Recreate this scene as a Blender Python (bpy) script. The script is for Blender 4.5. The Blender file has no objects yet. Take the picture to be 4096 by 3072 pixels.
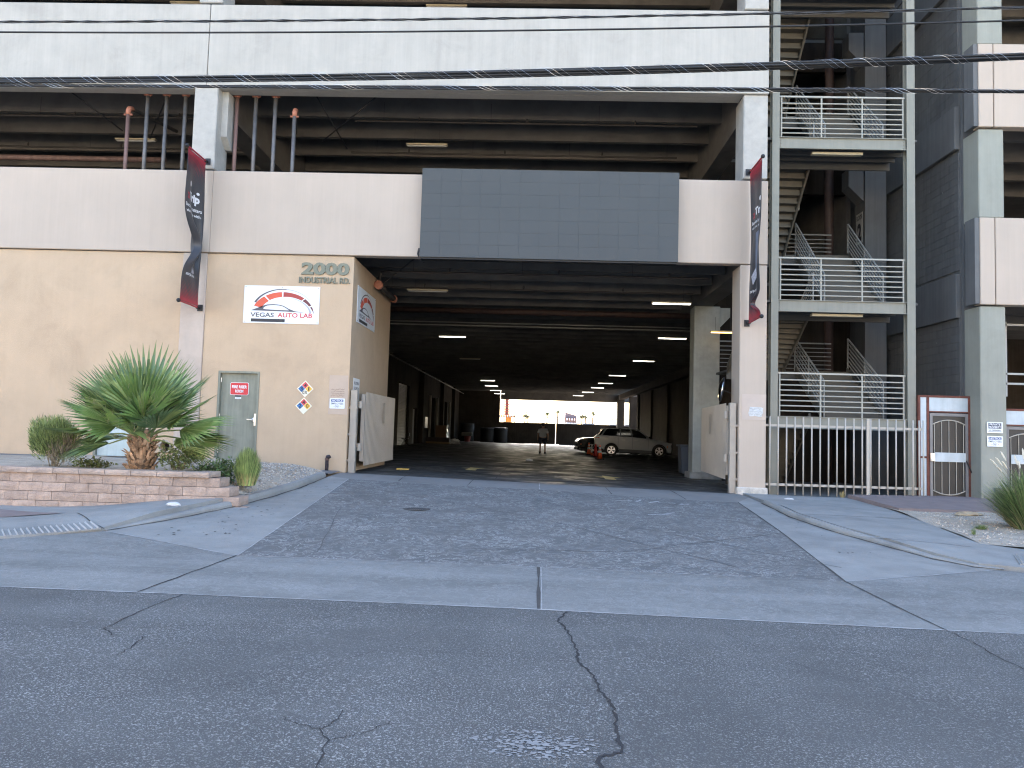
import bpy, bmesh, math, random
from mathutils import Vector, Matrix, geometry
random.seed(7)
S = bpy.context.scene
COL = S.collection
# ------------------------------------------------------------------ camera, sky, sun, exposure
cd = bpy.data.cameras.new('camera'); cam = bpy.data.objects.new('camera', cd); COL.objects.link(cam)
cd.sensor_width = 36.0; cd.lens = 36.0 * 2990.49 / 4096; cd.clip_start = 0.05; cd.clip_end = 2000
PITCH, YAW, ROLL = 0.06115195, 0.02972745, 0.02880564
base = Matrix(((1,0,0),(0,0,-1),(0,1,0)))
rot = Matrix.Rotation(YAW,3,'Z') @ Matrix.Rotation(PITCH,3,'X') @ base @ Matrix.Rotation(ROLL,3,'Z')
cam.matrix_world = rot.to_4x4()
S.camera = cam
SUN_EL, SUN_AZ = math.radians(38), math.radians(-14)      # azimuth from +Y, clockwise
w = bpy.data.worlds.new("World"); S.world = w; w.use_nodes = True
nt = w.node_tree; bg = nt.nodes['Background']
sky = nt.nodes.new('ShaderNodeTexSky'); sky.sky_type = 'NISHITA'; sky.sun_disc = False
sky.sun_elevation = SUN_EL; sky.sun_rotation = SUN_AZ % (2*math.pi); sky.air_density = 1.0; sky.dust_density = 2.8; sky.ozone_density = 1.0
nt.links.new(sky.outputs[0], bg.inputs[0]); bg.inputs[1].default_value = 0.13
sl = bpy.data.lights.new('sun','SUN'); sl.energy = 4.0; sl.angle = math.radians(0.5); sl.color = (1.0,0.94,0.85)
so = bpy.data.objects.new('sun', sl); COL.objects.link(so)
sd = Vector((math.sin(SUN_AZ)*math.cos(SUN_EL), math.cos(SUN_AZ)*math.cos(SUN_EL), math.sin(SUN_EL)))
so.rotation_euler = sd.to_track_quat('Z','Y').to_euler(); so.location = (0,60,60)
vs = S.view_settings; vs.view_transform = 'Standard'; vs.look = 'None'; vs.gamma = 1.0; vs.use_curve_mapping = False
vs.exposure = 2.9
S.render.engine = 'CYCLES'; S.cycles.use_denoising = True; S.cycles.denoising_prefilter = 'NONE'; S.cycles.filter_width = 1.15
S.cycles.max_bounces = 8; S.cycles.diffuse_bounces = 5; S.cycles.glossy_bounces = 3; S.cycles.caustics_reflective = False; S.cycles.caustics_refractive = False
S.cycles.sample_clamp_indirect = 8

# ------------------------------------------------------------------ materials
def lin(*rgb):
    return tuple(((c/255)/12.92 if c/255 <= 0.04045 else ((c/255+0.055)/1.055)**2.4) for c in rgb)
_m = {}
def M(name, col, rough=0.85, var=0.12, vs=1.5, bump=0.0, bs=60, streak=0.0, speck=None, metal=0.0, emit=0.0, spec=0.4, stain=0.0, scratch=None, rnd=0.0, rvar=0.0, lane=0.0):
    """col in linear reflectance"""
    if name in _m: return _m[name]
    m = bpy.data.materials.new(name); m.use_nodes = True
    t = m.node_tree; N = t.nodes; L = t.links; b = N['Principled BSDF']
    b.inputs['Roughness'].default_value = rough; b.inputs['Metallic'].default_value = metal
    b.inputs['Specular IOR Level'].default_value = spec
    g = N.new('ShaderNodeNewGeometry'); pos = g.outputs['Position']
    def noise(scale, detail=5, rough=.6, dist=0, vec=None):
        n = N.new('ShaderNodeTexNoise'); n.inputs['Scale'].default_value = scale; n.inputs['Detail'].default_value = detail
        n.inputs['Roughness'].default_value = rough; n.inputs['Distortion'].default_value = dist
        L.new(vec or pos, n.inputs['Vector']); return n.outputs['Fac']
    def mapr(v, a, b_, c, d):
        n = N.new('ShaderNodeMapRange'); n.clamp = True
        for i, x in zip((1,2,3,4), (a,b_,c,d)): n.inputs[i].default_value = x
        L.new(v, n.inputs[0]); return n.outputs[0]
    def mul(x, y):
        n = N.new('ShaderNodeMath'); n.operation = 'MULTIPLY'
        for i, v in enumerate((x, y)):
            if isinstance(v, (int, float)): n.inputs[i].default_value = v
            else: L.new(v, n.inputs[i])
        return n.outputs[0]
    def mix(fac, a, b_, mode='MIX'):
        n = N.new('ShaderNodeMix'); n.data_type = 'RGBA'; n.blend_type = mode
        for i, v in ((0, fac), (6, a), (7, b_)):
            if isinstance(v, (int, float)): n.inputs[i].default_value = v
            elif isinstance(v, tuple): n.inputs[i].default_value = (*v, 1)
            else: L.new(v, n.inputs[i])
        return n.outputs[2]
    def stretch(sx, sy, sz):
        n = N.new('ShaderNodeMapping'); n.inputs['Scale'].default_value = (sx, sy, sz); L.new(pos, n.inputs['Vector']); return n.outputs[0]
    c = col
    fac = mul(mapr(noise(vs, 7, .62), .3, .72, 1-var, 1+var), 1.0)
    if streak:
        s = noise(1.0, 5, .7, 0, stretch(9, 9, .35)); fac = mul(fac, mapr(s, .35, .7, 1-streak, 1+streak*.5))
    if lane:
        s = noise(1.0, 5, .6, .2, stretch(.16, 2.2, 1)); fac = mul(fac, mapr(s, .32, .68, 1-lane, 1+lane))
        s = noise(1.0, 3, .6, 0, stretch(.05, .55, 1)); fac = mul(fac, mapr(s, .35, .65, 1-lane*.7, 1+lane*.7))
    if stain:
        s = noise(.9, 8, .7, .6); fac = mul(fac, mapr(s, .5, .72, 1, 1-stain))
    if rnd:
        oi = N.new('ShaderNodeObjectInfo'); fac = mul(fac, mapr(oi.outputs['Random'], 0, 1, 1-rnd, 1+rnd))
    cn = N.new('ShaderNodeCombineColor'); 
    for i in range(3): L.new(fac, cn.inputs[i])
    out = mix(1.0, c, cn.outputs[0], 'MULTIPLY')
    if speck:
        for sc, thr, scol, amt in speck:
            v = mapr(noise(sc, 2, .5), thr, thr+.05, 0, amt); v = mul(v, mapr(noise(.8, 4, .6), .35, .65, .35, 1.0)); out = mix(v, out, scol)
    if scratch:
        scol, amt = scratch
        n1 = noise(4.5, 9, .72, 1.4); band = mul(mapr(n1, .49, .515, 0, 1), mapr(n1, .515, .54, 1, 0))
        band = mul(band, mapr(noise(1.3, 5, .7), .32, .62, .15, amt)); out = mix(band, out, scol)
    L.new(out, b.inputs['Base Color'])
    if rvar: L.new(mapr(noise(1.2, 6, .65, .4), .35, .7, max(.05, rough-rvar), min(1, rough+rvar)), b.inputs['Roughness'])
    if bump:
        bn = N.new('ShaderNodeBump'); bn.inputs['Strength'].default_value = bump; bn.inputs['Distance'].default_value = .02
        L.new(noise(bs, 4, .65), bn.inputs['Height']); L.new(bn.outputs[0], b.inputs['Normal'])
    if emit:
        b.inputs['Emission Color'].default_value = (*col, 1); b.inputs['Emission Strength'].default_value = emit
    _m[name] = m; return m

asphalt = M('road asphalt', (.096,.099,.0985), .85, .16, .7, .6, 90, speck=[(62,.595,(.36,.37,.36),.9),(120,.57,(.34,.35,.34),.7),(110,.60,(.03,.03,.033),.6)], stain=.14, lane=.10)
apron_m = M('driveway asphalt', (.128,.131,.130), .8, .10, .8, .35, 80, speck=[(140,.63,(.3,.3,.3),.4)], scratch=((.45,.46,.45),.95), stain=.1)
gutter_m = M('worn gutter concrete', (.195,.20,.193), .85, .12, .8, .35, 70, speck=[(70,.62,(.38,.38,.37),.5),(60,.62,(.08,.08,.08),.5)], stain=.22, lane=.13, scratch=((.40,.40,.395),.5))
walk_m = M('pale pavement concrete', (.268,.272,.262), .85, .16, 1.3, .25, 70, speck=[(35,.68,(.1,.1,.1),.5),(90,.63,(.5,.5,.49),.35)], stain=.22)
kerb_m = M('kerb concrete', (.235,.237,.228), .9, .25, 5, .4, 50, stain=.3)
floor_m = M('polished garage floor', (.078,.076,.072), .62, .25, .5, .05, 20, stain=.35, rvar=.30, spec=.10)
soil_m = M('dry gravel soil', (.42,.37,.30), .95, .25, 4, .9, 60, speck=[(45,.58,(.45,.42,.38),.7),(70,.62,(.1,.08,.06),.6)])
redpave_m = M('reddish pavers', (.22,.175,.165), .9, .15, 3, .2, 60)
white_c = M('bare white concrete', (.425,.405,.36), .8, .07, 1.6, .06, 40, streak=.07, stain=.13)
colc = M('raw column concrete', (.40,.385,.35), .85, .12, 4, .12, 40, stain=.15)
pink_m = M('pinkish white paint', (.46,.383,.31), .7, .04, .9, .03, 60, streak=.035)
stucco = M('tan stucco', (.52,.39,.265), .9, .06, 1.2, .35, 75, streak=.025, stain=.10)
pil_m = M('pale mauve paint', (.47,.39,.322), .85, .08, 2, .12, 60, stain=.15)
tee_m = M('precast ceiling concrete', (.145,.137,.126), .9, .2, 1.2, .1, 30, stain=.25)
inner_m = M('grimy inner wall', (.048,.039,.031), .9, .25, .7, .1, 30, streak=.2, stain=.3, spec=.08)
dark_m = M('dark grey block paint', (.113,.115,.113), .75, .12, 1.5, .1, 60, streak=.18, rnd=.06, speck=[(9,.745,(.5,.5,.5),.6)])
band_m = M('dark grey concrete paint', (.125,.128,.127), .7, .12, 1.5, .06, 50, streak=.14)
green_m = M('grey green column paint', (.285,.29,.245), .75, .07, 1.5, .06, 60, streak=.07, stain=.1)
steel_m = M('grey green steel paint', (.235,.232,.193), .6, .07, 2, .03, 60, streak=.09)
rail_m = M('pale railing paint', (.36,.35,.30), .5, .06, 3)
stairtread_m = M('painted stair steel', (.105,.096,.078), .7, .1, 3, .05, 50)
led_m = M('grey screen face', (.062,.067,.067), .65, .05, .8, .02, 120, rnd=.012)
black_m = M('black metal', (.018,.018,.02), .5, .1, 5)
cable_m = M('black cable', (.02,.022,.024), .6, .1, 20)
wire_m = M('bright lashing wire', (.5,.5,.5), .35, .1, 20, metal=.8)
gate_m = M('cream gate paint', (.42,.36,.29), .5, .06, 2, rvar=.08)
post_m = M('cream gate post paint', (.35,.31,.26), .5, .08, 3)
fence_m = M('cream fence paint', (.42,.385,.33), .5, .06, 4)
rust_m = M('rusty frame steel', (.14,.05,.035), .8, .3, 8, .2, 80)
zinc_m = M('galvanised sheet', (.46,.52,.55), .5, .1, 3, streak=.1, metal=.1)
mesh_m = M('brown security mesh', (.03,.027,.024), .45, .2, 2)
doorgreen = M('grey green door paint', (.245,.25,.195), .6, .12, 2.2, .05, 60, streak=.2, stain=.2)
doorpale = M('pale green door paint', (.48,.55,.53), .6, .08, 2, .03, 60, streak=.1, stain=.15)
chrome = M('brushed metal', (.6,.6,.6), .3, .05, 8, metal=.9)
pipe_m = M('raw steel pipe', (.16,.155,.155), .5, .25, 5, .05, 60, streak=.3, metal=.3)
pipe_red = M('primed red pipe', (.19,.115,.10), .6, .2, 5, .05, 60, streak=.3)
coup_m = M('orange pipe coupling', (.42,.17,.11), .6, .15, 10)
coolc = M('cool column concrete', (.335,.345,.315), .85, .12, 3, .12, 40, stain=.2, streak=.05)
gap_shade_m = M('painted gate gap shade', (.10,.08,.06), .8, .2, 5)  # dark brown stands in for the shade in the gaps between slats
dpipe_m = M('dark sprinkler pipe', (.035,.032,.03), .6, .2, 5)
sign_w = M('white sign panel', (.70,.73,.75), .35, .03, 2)
sign_dk = M('sign near black', (.03,.03,.035), .5, .05, 5)
sign_grey = M('sign dark grey ink', (.09,.085,.10), .5, .05, 5)
s_or = M('sign orange red', (.62,.10,.05), .5, .04, 5)
s_rd = M('sign deep red', (.36,.05,.04), .5, .04, 5)
s_mr = M('sign maroon', (.14,.035,.04), .5, .04, 5)
s_gy = M('sign pale grey', (.36,.38,.42), .5, .04, 5)
s_red = M('safety red', (.55,.03,.04), .45, .05, 5)
s_blue = M('safety blue', (.05,.16,.38), .5, .05, 5)
s_navy = M('notice blue', (.03,.06,.22), .5, .05, 5)
s_yel = M('safety yellow', (.75,.45,.06), .5, .05, 5)
s_cream = M('faded cream', (.75,.72,.58), .5, .05, 5)
letter_m = M('sage letter paint', (.185,.19,.14), .6, .06, 5)
brick_m = M('split face pink block', (.425,.325,.265), .95, .22, 6, .9, 45, rnd=.10, speck=[(60,.63,(.5,.42,.38),.5),(50,.64,(.16,.1,.09),.5)], stain=.15)
cap_m = M('split face cap', (.45,.355,.295), .95, .2, 6, .9, 45, rnd=.08, speck=[(60,.63,(.5,.42,.38),.5)])
paint_y = M('worn yellow road paint', (.75,.57,.24), .7, .3, 6, speck=[(12,.60,(.13,.128,.122),.9)])
crack_m = M('tar filled crack', (.035,.035,.037), .9, .2, 5)
joint_m = M('pale joint mortar', (.34,.34,.335), .9, .3, 8)
jdark_m = M('dirty joint', (.07,.068,.065), .95, .2, 8)
lamp_m = M('fluorescent tube', (1.0,.97,.88), emit=1.3)
lampy_m = M('amber tube', (1.0,.62,.2), emit=.8)
lampoff = M('unlit tube', (.55,.55,.52), .4)
lampbody = M('cream lamp housing', (.45,.40,.28), .5)
# ------------------------------------------------------------------ mesh helpers
class MB:
    def __init__(s): s.v = []; s.f = []; s.mi = []; s.k = 0
    def add(s, vs, fs):
        o = len(s.v); s.v += [tuple(v) for v in vs]; s.f += [tuple(i+o for i in f) for f in fs]; s.mi += [s.k]*len(fs); return s
    def box(s, x0,x1,y0,y1,z0,z1):
        return s.add([(x0,y0,z0),(x1,y0,z0),(x1,y1,z0),(x0,y1,z0),(x0,y0,z1),(x1,y0,z1),(x1,y1,z1),(x0,y1,z1)],
            [(0,3,2,1),(4,5,6,7),(0,1,5,4),(1,2,6,5),(2,3,7,6),(3,0,4,7)])
    def prism(s, poly, axis, a, b):
        """poly: 2D points; axis 'x': (y,z); 'y': (x,z); 'z': (x,y)"""
        n = len(poly)
        def P(p, t): return (t,p[0],p[1]) if axis == 'x' else ((p[0],t,p[1]) if axis == 'y' else (p[0],p[1],t))
        vs = [P(p,a) for p in poly]+[P(p,b) for p in poly]
        return s.add(vs, [tuple(range(n))[::-1], tuple(range(n,2*n))]+[(i,(i+1)%n,(i+1)%n+n,i+n) for i in range(n)])
    def tube(s, pts, r, seg=8, caps=True):
        pts = [Vector(p) for p in pts]; n = len(pts); rs = r if isinstance(r,(list,tuple)) else [r]*n
        prev = None; vs = []
        for i,p in enumerate(pts):
            d = (pts[min(i+1,n-1)]-pts[max(i-1,0)]).normalized()
            if prev is None:
                u = d.orthogonal().normalized()
            else:
                u = prev - d*prev.dot(d); u = u.normalized() if u.length > 1e-6 else d.orthogonal().normalized()
            prev = u; q = d.cross(u)
            for k in range(seg):
                a = 2*math.pi*k/seg; vs.append(p+(u*math.cos(a)+q*math.sin(a))*rs[i])
        fs = [(i*seg+k, i*seg+(k+1)%seg, (i+1)*seg+(k+1)%seg, (i+1)*seg+k) for i in range(n-1) for k in range(seg)]
        if caps: fs += [tuple(range(seg))[::-1], tuple(range((n-1)*seg, n*seg))]
        return s.add(vs, fs)
    def lathe(s, prof, c, seg=16, axis='z', caps=True):
        vs = []; n = len(prof)
        for r,h in prof:
            for k in range(seg):
                a = 2*math.pi*k/seg; x,y = r*math.cos(a), r*math.sin(a)
                p = (x,y,h) if axis=='z' else ((x,h,y) if axis=='y' else (h,x,y))
                vs.append((c[0]+p[0],c[1]+p[1],c[2]+p[2]))
        fs = [(i*seg+k, i*seg+(k+1)%seg, (i+1)*seg+(k+1)%seg, (i+1)*seg+k) for i in range(n-1) for k in range(seg)]
        if caps: fs += [tuple(range(seg))[::-1], tuple(range((n-1)*seg,n*seg))]
        return s.add(vs, fs)
    def mesh(s, name, mats, off=(0,0,0), smooth=False):
        me = bpy.data.meshes.new(name)
        me.from_pydata([(v[0]-off[0],v[1]-off[1],v[2]-off[2]) for v in s.v], [], s.f)
        for m in (mats if isinstance(mats,(list,tuple)) else [mats]): me.materials.append(m)
        me.polygons.foreach_set('material_index', s.mi)
        bm = bmesh.new(); bm.from_mesh(me); bmesh.ops.recalc_face_normals(bm, faces=bm.faces); bm.to_mesh(me); bm.free()
        if smooth: me.polygons.foreach_set('use_smooth', [True]*len(me.polygons))
        me.update(); return me
    def build(s, name, mats, parent=None, smooth=False, local=False, bevel=0, seg=1):
        """world-coordinate geometry; its object sits at the geometry's base centre (or at the parent's frame)"""
        if parent is None and not local:
            xs,ys,zs = zip(*s.v); off = ((min(xs)+max(xs))/2,(min(ys)+max(ys))/2,min(zs))
        elif local: off = (0,0,0)
        else: off = tuple(wloc(parent))
        o = bpy.data.objects.new(name, s.mesh(name, mats, off, smooth)); COL.objects.link(o)
        if parent: o.parent = parent
        elif not local: o.location = off
        if bevel:
            b = o.modifiers.new('edge','BEVEL'); b.width = bevel; b.segments = seg; b.limit_method = 'ANGLE'; b.angle_limit = math.radians(40)
        return o
def wloc(o):
    p = Vector(o.location)
    while o.parent: o = o.parent; p += Vector(o.location)
    return p
def tag(o, label=None, cat=None, group=None, kind=None):
    for k,v in (('label',label),('category',cat),('group',group),('kind',kind)):
        if v: o[k] = v
    return o
def thing(name, loc, label, cat, group=None, rz=0):
    o = bpy.data.objects.new(name, None); COL.objects.link(o); o.location = loc; o.rotation_euler = (0,0,rz)
    o.empty_display_size = .2
    return tag(o, label, cat, group)
def struct(o): o['kind'] = 'structure'; return o
def inst(name, me, parent, loc, rot=None, scale=None):
    """place shared mesh data; loc is a world place when the parent is unrotated"""
    o = bpy.data.objects.new(name, me); COL.objects.link(o)
    if parent: o.parent = parent; o.location = Vector(loc)-wloc(parent)
    else: o.location = loc
    if rot: o.rotation_euler = rot
    if scale: o.scale = scale
    return o
def copy_tree(o, parent=None):
    c = o.copy(); COL.objects.link(c)
    if parent: c.parent = parent
    for ch in list(o.children): copy_tree(ch, c)
    return c
def wall(name, mat, parent, axis, a0,a1,z0,z1, t0,t1, holes=()):
    """slab with rectangular openings. axis 'x': runs along X, thickness t in Y; axis 'y': runs along Y, thickness t in X"""
    us = sorted({a0,a1}|{h[0] for h in holes}|{h[1] for h in holes}); us = [u for u in us if a0<=u<=a1]
    zs = sorted({z0,z1}|{h[2] for h in holes}|{h[3] for h in holes}); zs = [z for z in zs if z0<=z<=z1]
    nu,nz = len(us)-1,len(zs)-1
    solid = [[not any(h[0]<=(us[i]+us[i+1])/2<=h[1] and h[2]<=(zs[j]+zs[j+1])/2<=h[3] for h in holes) for j in range(nz)] for i in range(nu)]
    def sol(i,j): return 0<=i<nu and 0<=j<nz and solid[i][j]
    mb = MB()
    def P(u,t,z): return (u,t,z) if axis=='x' else (t,u,z)
    for i in range(nu):
        for j in range(nz):
            if not solid[i][j]: continue
            u0,u1,y0,y1 = us[i],us[i+1],zs[j],zs[j+1]
            mb.add([P(u0,t0,y0),P(u1,t0,y0),P(u1,t0,y1),P(u0,t0,y1)],[(0,1,2,3)])
            mb.add([P(u0,t1,y0),P(u1,t1,y0),P(u1,t1,y1),P(u0,t1,y1)],[(3,2,1,0)])
            if not sol(i-1,j): mb.add([P(u0,t0,y0),P(u0,t0,y1),P(u0,t1,y1),P(u0,t1,y0)],[(0,1,2,3)])
            if not sol(i+1,j): mb.add([P(u1,t0,y0),P(u1,t1,y0),P(u1,t1,y1),P(u1,t0,y1)],[(0,1,2,3)])
            if not sol(i,j-1): mb.add([P(u0,t0,y0),P(u0,t1,y0),P(u1,t1,y0),P(u1,t0,y0)],[(0,1,2,3)])
            if not sol(i,j+1): mb.add([P(u0,t0,y1),P(u1,t0,y1),P(u1,t1,y1),P(u0,t1,y1)],[(0,1,2,3)])
    return mb.build(name, mat, parent)
def text_geo(txt, w_, h_, ext=0.0, bold=0.0, res=3):
    """mesh of a line of text fitted into a w x h box, lower left corner at the origin; returns verts, faces"""
    c = bpy.data.curves.new('lettering','FONT'); c.body = txt; c.extrude = .02 if ext else 0; c.offset = bold; c.resolution_u = res
    o = bpy.data.objects.new('lettering', c); COL.objects.link(o)
    dg = bpy.context.evaluated_depsgraph_get(); me = bpy.data.meshes.new_from_object(o.evaluated_get(dg))
    vs = [Vector(v.co) for v in me.vertices]; fs = [tuple(p.vertices) for p in me.polygons]
    bpy.data.objects.remove(o); bpy.data.curves.remove(c); bpy.data.meshes.remove(me)
    x0,x1 = min(v.x for v in vs),max(v.x for v in vs); y0,y1 = min(v.y for v in vs),max(v.y for v in vs)
    out = [((v.x-x0)/(x1-x0)*w_, (v.y-y0)/(y1-y0)*h_, (v.z/.02+1)/2*ext if ext else 0) for v in vs]
    return out, fs
class Face:
    """a flat panel's own frame: u to the reader's right, v up, n out towards the reader"""
    def __init__(s, o, u, n): s.o = Vector(o); s.u = Vector(u); s.n = Vector(n); s.vv = Vector((0,0,1))
    def p(s, a, b, d=0): return s.o+s.u*a+s.vv*b+s.n*d
    def poly(s, mb, pts, d, thick=0.0):
        n = len(pts); mb.add([s.p(a,b,d) for a,b in pts], [tuple(range(n))])
        if thick: mb.add([s.p(a,b,d) for a,b in pts]+[s.p(a,b,d-thick) for a,b in pts], [(i,(i+1)%n,(i+1)%n+n,i+n) for i in range(n)])
        return mb
    def rect(s, mb, a0,a1,b0,b1,d,thick=0.0): return s.poly(mb, [(a0,b0),(a1,b0),(a1,b1),(a0,b1)], d, thick)
    def text(s, mb, txt, a,b,w_,h_,d, ext=0, bold=0.0):
        vs,fs = text_geo(txt,w_,h_,ext,bold); return mb.add([s.p(a+v[0],b+v[1],d+v[2]) for v in vs], fs)
def rrect(a0,a1,b0,b1,r,n=3):
    pts = []
    for cx,cy,t in ((a1-r,b0+r,-90),(a1-r,b1-r,0),(a0+r,b1-r,90),(a0+r,b0+r,180)):
        for k in range(n+1): a = math.radians(t+90*k/n); pts.append((cx+r*math.cos(a), cy+r*math.sin(a)))
    return pts
FRONT = lambda x,y,z: Face((x,y,z),(1,0,0),(0,-1,0))
# ------------------------------------------------------------------ the ground
def sm(a,b,x): t = min(1,max(0,(x-a)/(b-a))); return t*t*(3-2*t)
def G(X,Y):
    Xc = max(-14,min(14,X)); st = -1.6-.008*Xc
    fl = -1.25-.023*min(6.5,Xc)-.005*max(0,min(Y,88)-18)
    t = min(1,max(0,(Y-8.9)/8.7)); k = sm(-8.5,-4.5,X); k = k+(1-k)*sm(13,17,Y)
    return st+(fl-st)*t*k
def inside(p, poly):
    c = False; n = len(poly)
    for i in range(n):
        a,b = poly[i],poly[i-1]
        if (a[1]>p[1]) != (b[1]>p[1]) and p[0] < (b[0]-a[0])*(p[1]-a[1])/(b[1]-a[1])+a[0]: c = not c
    return c
def densify(poly, step):
    out = []
    for i in range(len(poly)):
        a,b = Vector(poly[i]),Vector(poly[(i+1)%len(poly)]); n = max(1,int((b-a).length/step))
        out += [tuple(a.lerp(b,k/n)) for k in range(n)]
    return out
def sheet(name, poly, mat, dz=0.0, step=.6, H=None, parent=None, skirt=0.0, jit=0.0):
    H = H or G; pl = densify(poly, step)
    xs = [p[0] for p in pl]; ys = [p[1] for p in pl]; pts = [Vector(p) for p in pl]
    ed = [(i,(i+1)%len(pl)) for i in range(len(pl))]
    nx = int((max(xs)-min(xs))/step)+1; ny = int((max(ys)-min(ys))/step)+1
    for i in range(1,nx+1):
        for j in range(1,ny+1):
            p = (min(xs)+(i-.5)*step, min(ys)+(j-.5)*step)
            if inside(p,pl) and min(abs(p[0]-q[0])+abs(p[1]-q[1]) for q in pl) > step*.4: pts.append(Vector(p))
    vs,_,fs,_,_,_ = geometry.delaunay_2d_cdt(pts, ed, [], 1, 1e-5)
    mb = MB(); mb.add([(v.x,v.y,H(v.x,v.y)+dz+(random.uniform(-jit,jit) if jit else 0)) for v in vs], [tuple(f) for f in fs])
    if skirt:
        n = len(pl); mb.add([(p[0],p[1],H(*p)+dz) for p in pl]+[(p[0],p[1],H(*p)+dz-skirt) for p in pl], [(i,(i+1)%n,(i+1)%n+n,i+n) for i in range(n)])
    o = mb.build(name, mat, parent)
    return o
def ribbon(name, pts, wd, mat, dz=.004, parent=None, jag=0.0, H=None, sub=1):
    H = H or G
    q = []
    for i in range(len(pts)-1):
        a,b = Vector(pts[i]),Vector(pts[i+1])
        for k in range(sub): q.append(a.lerp(b,k/sub))
    q.append(Vector(pts[-1])); q = [p+Vector((random.uniform(-jag,jag),random.uniform(-jag,jag))) if jag else p for p in q]
    mb = MB(); n = len(q); vs = []
    for i,p in enumerate(q):
        d = (q[min(i+1,n-1)]-q[max(i-1,0)]).normalized(); s_ = Vector((-d.y,d.x)); ww = wd*(random.uniform(.45,1.3) if jag else 1)/2
        for e in (p+s_*ww, p-s_*ww): vs.append((e.x,e.y,H(e.x,e.y)+dz))
    mb.add(vs, [(2*i,2*i+1,2*i+3,2*i+2) for i in range(n-1)])
    return mb.build(name, mat, parent)
# far ground under everything
mb = MB(); mb.box(-900,900,-900,900,-2.6,-2.2); struct(mb.build('ground', M('desert ground', (.36,.31,.26), .95, .15, .05)))
road_edge = [(-16,6.76),(-4.81,6.78),(-2.48,6.81),(-.14,6.82),(2.1,6.75),(4.28,6.70),(16,6.45)]
road = struct(sheet('road', [(-16,-5),(16,-5)]+road_edge[::-1], asphalt, 0, .7))
mb = MB(); mb.box(-60,60,-14,-5.01,-2.0,-1.62); struct(mb.build('road', asphalt))
gut_top = [(-5.7,9.96),(-3.44,8.82),(-.2,8.93),(.1,8.9),(3.63,8.81),(6.0,9.87)]
left_k = [(-5.71,10.02),(-5.35,10.85),(-5.14,11.48),(-4.92,12.23),(-4.72,13.49),(-4.62,14.79),(-4.62,15.6),(-4.62,16.76)]
right_k = [(4.93,16.16),(4.83,14.12),(5.01,12.53),(5.27,11.46),(5.48,10.57),(5.8,10.04),(6.13,9.94)]
kl0 = [(-16,6.95),(-10,7.2),(-8.2,7.9),(-6.59,9.22)]
kr0 = [(6.13,9.94),(8.0,9.2),(16,8.5)]
gutter = struct(sheet('gutter', road_edge[::-1]+kl0+[(-5.72,9.97)]+gut_top[1:5]+[(6.0,9.9)]+kr0[1:], gutter_m, 0, .6))
apron_poly = [(-3.44,8.82),(-.2,8.93),(.1,8.9),(3.63,8.81),(4.06,12.48),(4.39,16.13),(3.29,16.1),(.26,16.58),(-1.82,16.5),(-4.08,16.72),(-3.69,11.89)]
apron = struct(sheet('driveway', apron_poly, apron_m, 0, .6))
struct(sheet('driveway_margin', [(-5.72,9.97),(-3.44,8.82),(-3.69,11.89),(-4.08,16.72)]+[(-4.6,17.0)]+left_k[::-1][:-1], walk_m, 0, .5))
struct(sheet('driveway_margin', [(3.63,8.81),(6.0,9.9)]+right_k[::-1][1:]+[(4.93,17.2),(4.39,16.13),(4.06,12.48)], walk_m, 0, .5))
struct(sheet('threshold_slab', [(-4.6,17.0),(-4.08,16.72),(-1.82,16.5),(.26,16.58),(3.29,16.1),(4.39,16.13),(4.93,17.2),(4.93,17.95),(-4.6,17.95)], M('threshold concrete',(.20,.198,.192),.8,.12,.8,.15,60,stain=.2), 0, .5))
gfloor = struct(sheet('garage_floor', [(-8.8,22.8),(-4.5,22.8),(-4.5,17.95),(5.5,17.95),(5.5,24),(10.5,25.3),(10.5,90),(-8.8,90)], floor_m, 0, 2.0))
struct(sheet('stairwell_floor', [(5.55,17.95),(10.5,17.95),(10.5,25.28),(10.4,25.28),(5.55,23.97)], gutter_m, -.004, .8))
# kerbs (real steps)
def kerb(name, pts, side, hgt=.12, wdt=.13, H=G):
    q = [Vector(p) for p in densify(pts,.4)[:-max(1,int((Vector(pts[0])-Vector(pts[-1])).length/.4))]]; q.append(Vector(pts[-1]))
    mb = MB(); n = len(q); vs = []
    for i,p in enumerate(q):
        d = (q[min(i+1,n-1)]-q[max(i-1,0)]).normalized(); s_ = Vector((-d.y,d.x))*side
        t = i/(n-1); hh = hgt*min(1,t*2.4+.06)
        a = p; b = p+s_*.03; c = p+s_*wdt
        z = H(p.x,p.y); vs += [(a.x,a.y,z-.05),(a.x,a.y,z+hh*.5),(b.x,b.y,z+hh),(c.x,c.y,z+hh+.003),(c.x,c.y,z-.05)]
    fs = [(i*5+k, i*5+k+1, (i+1)*5+k+1, (i+1)*5+k) for i in range(n-1) for k in range(4)]+[(0,1,2,3,4),tuple((n-1)*5+k for k in range(5))]
    return struct(mb.add(vs,fs).build(name, walk_m))
kerb('kerb', left_k, 1)
ribbon('kerb_dirt', [(x+.02,y) for x,y in left_k], .04, jdark_m, .005, gutter, .012, sub=6)
ribbon('kerb_dirt', [(x-.02,y) for x,y in right_k], .05, jdark_m, .005, gutter, .012, sub=6)
kerb('kerb', right_k[::-1], -1, .085, .09)
def SL(x,y):      # left pavement: ramps from the gutter, climbs beside the kerb
    return G(x,y)+.02+.10*sm(9.6,11.2,y)*sm(-7.6,-5.2,x)+.02*sm(9.6,11,y)
struct(sheet('pavement', kl0+[(-5.76,9.98)]+[(x-.15,y+.03) for x,y in left_k[1:5]]+[(-5.0,12.3),(-5.2,12.32),(-16,12.32)], walk_m, 0, .5, SL, skirt=.1))
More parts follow.
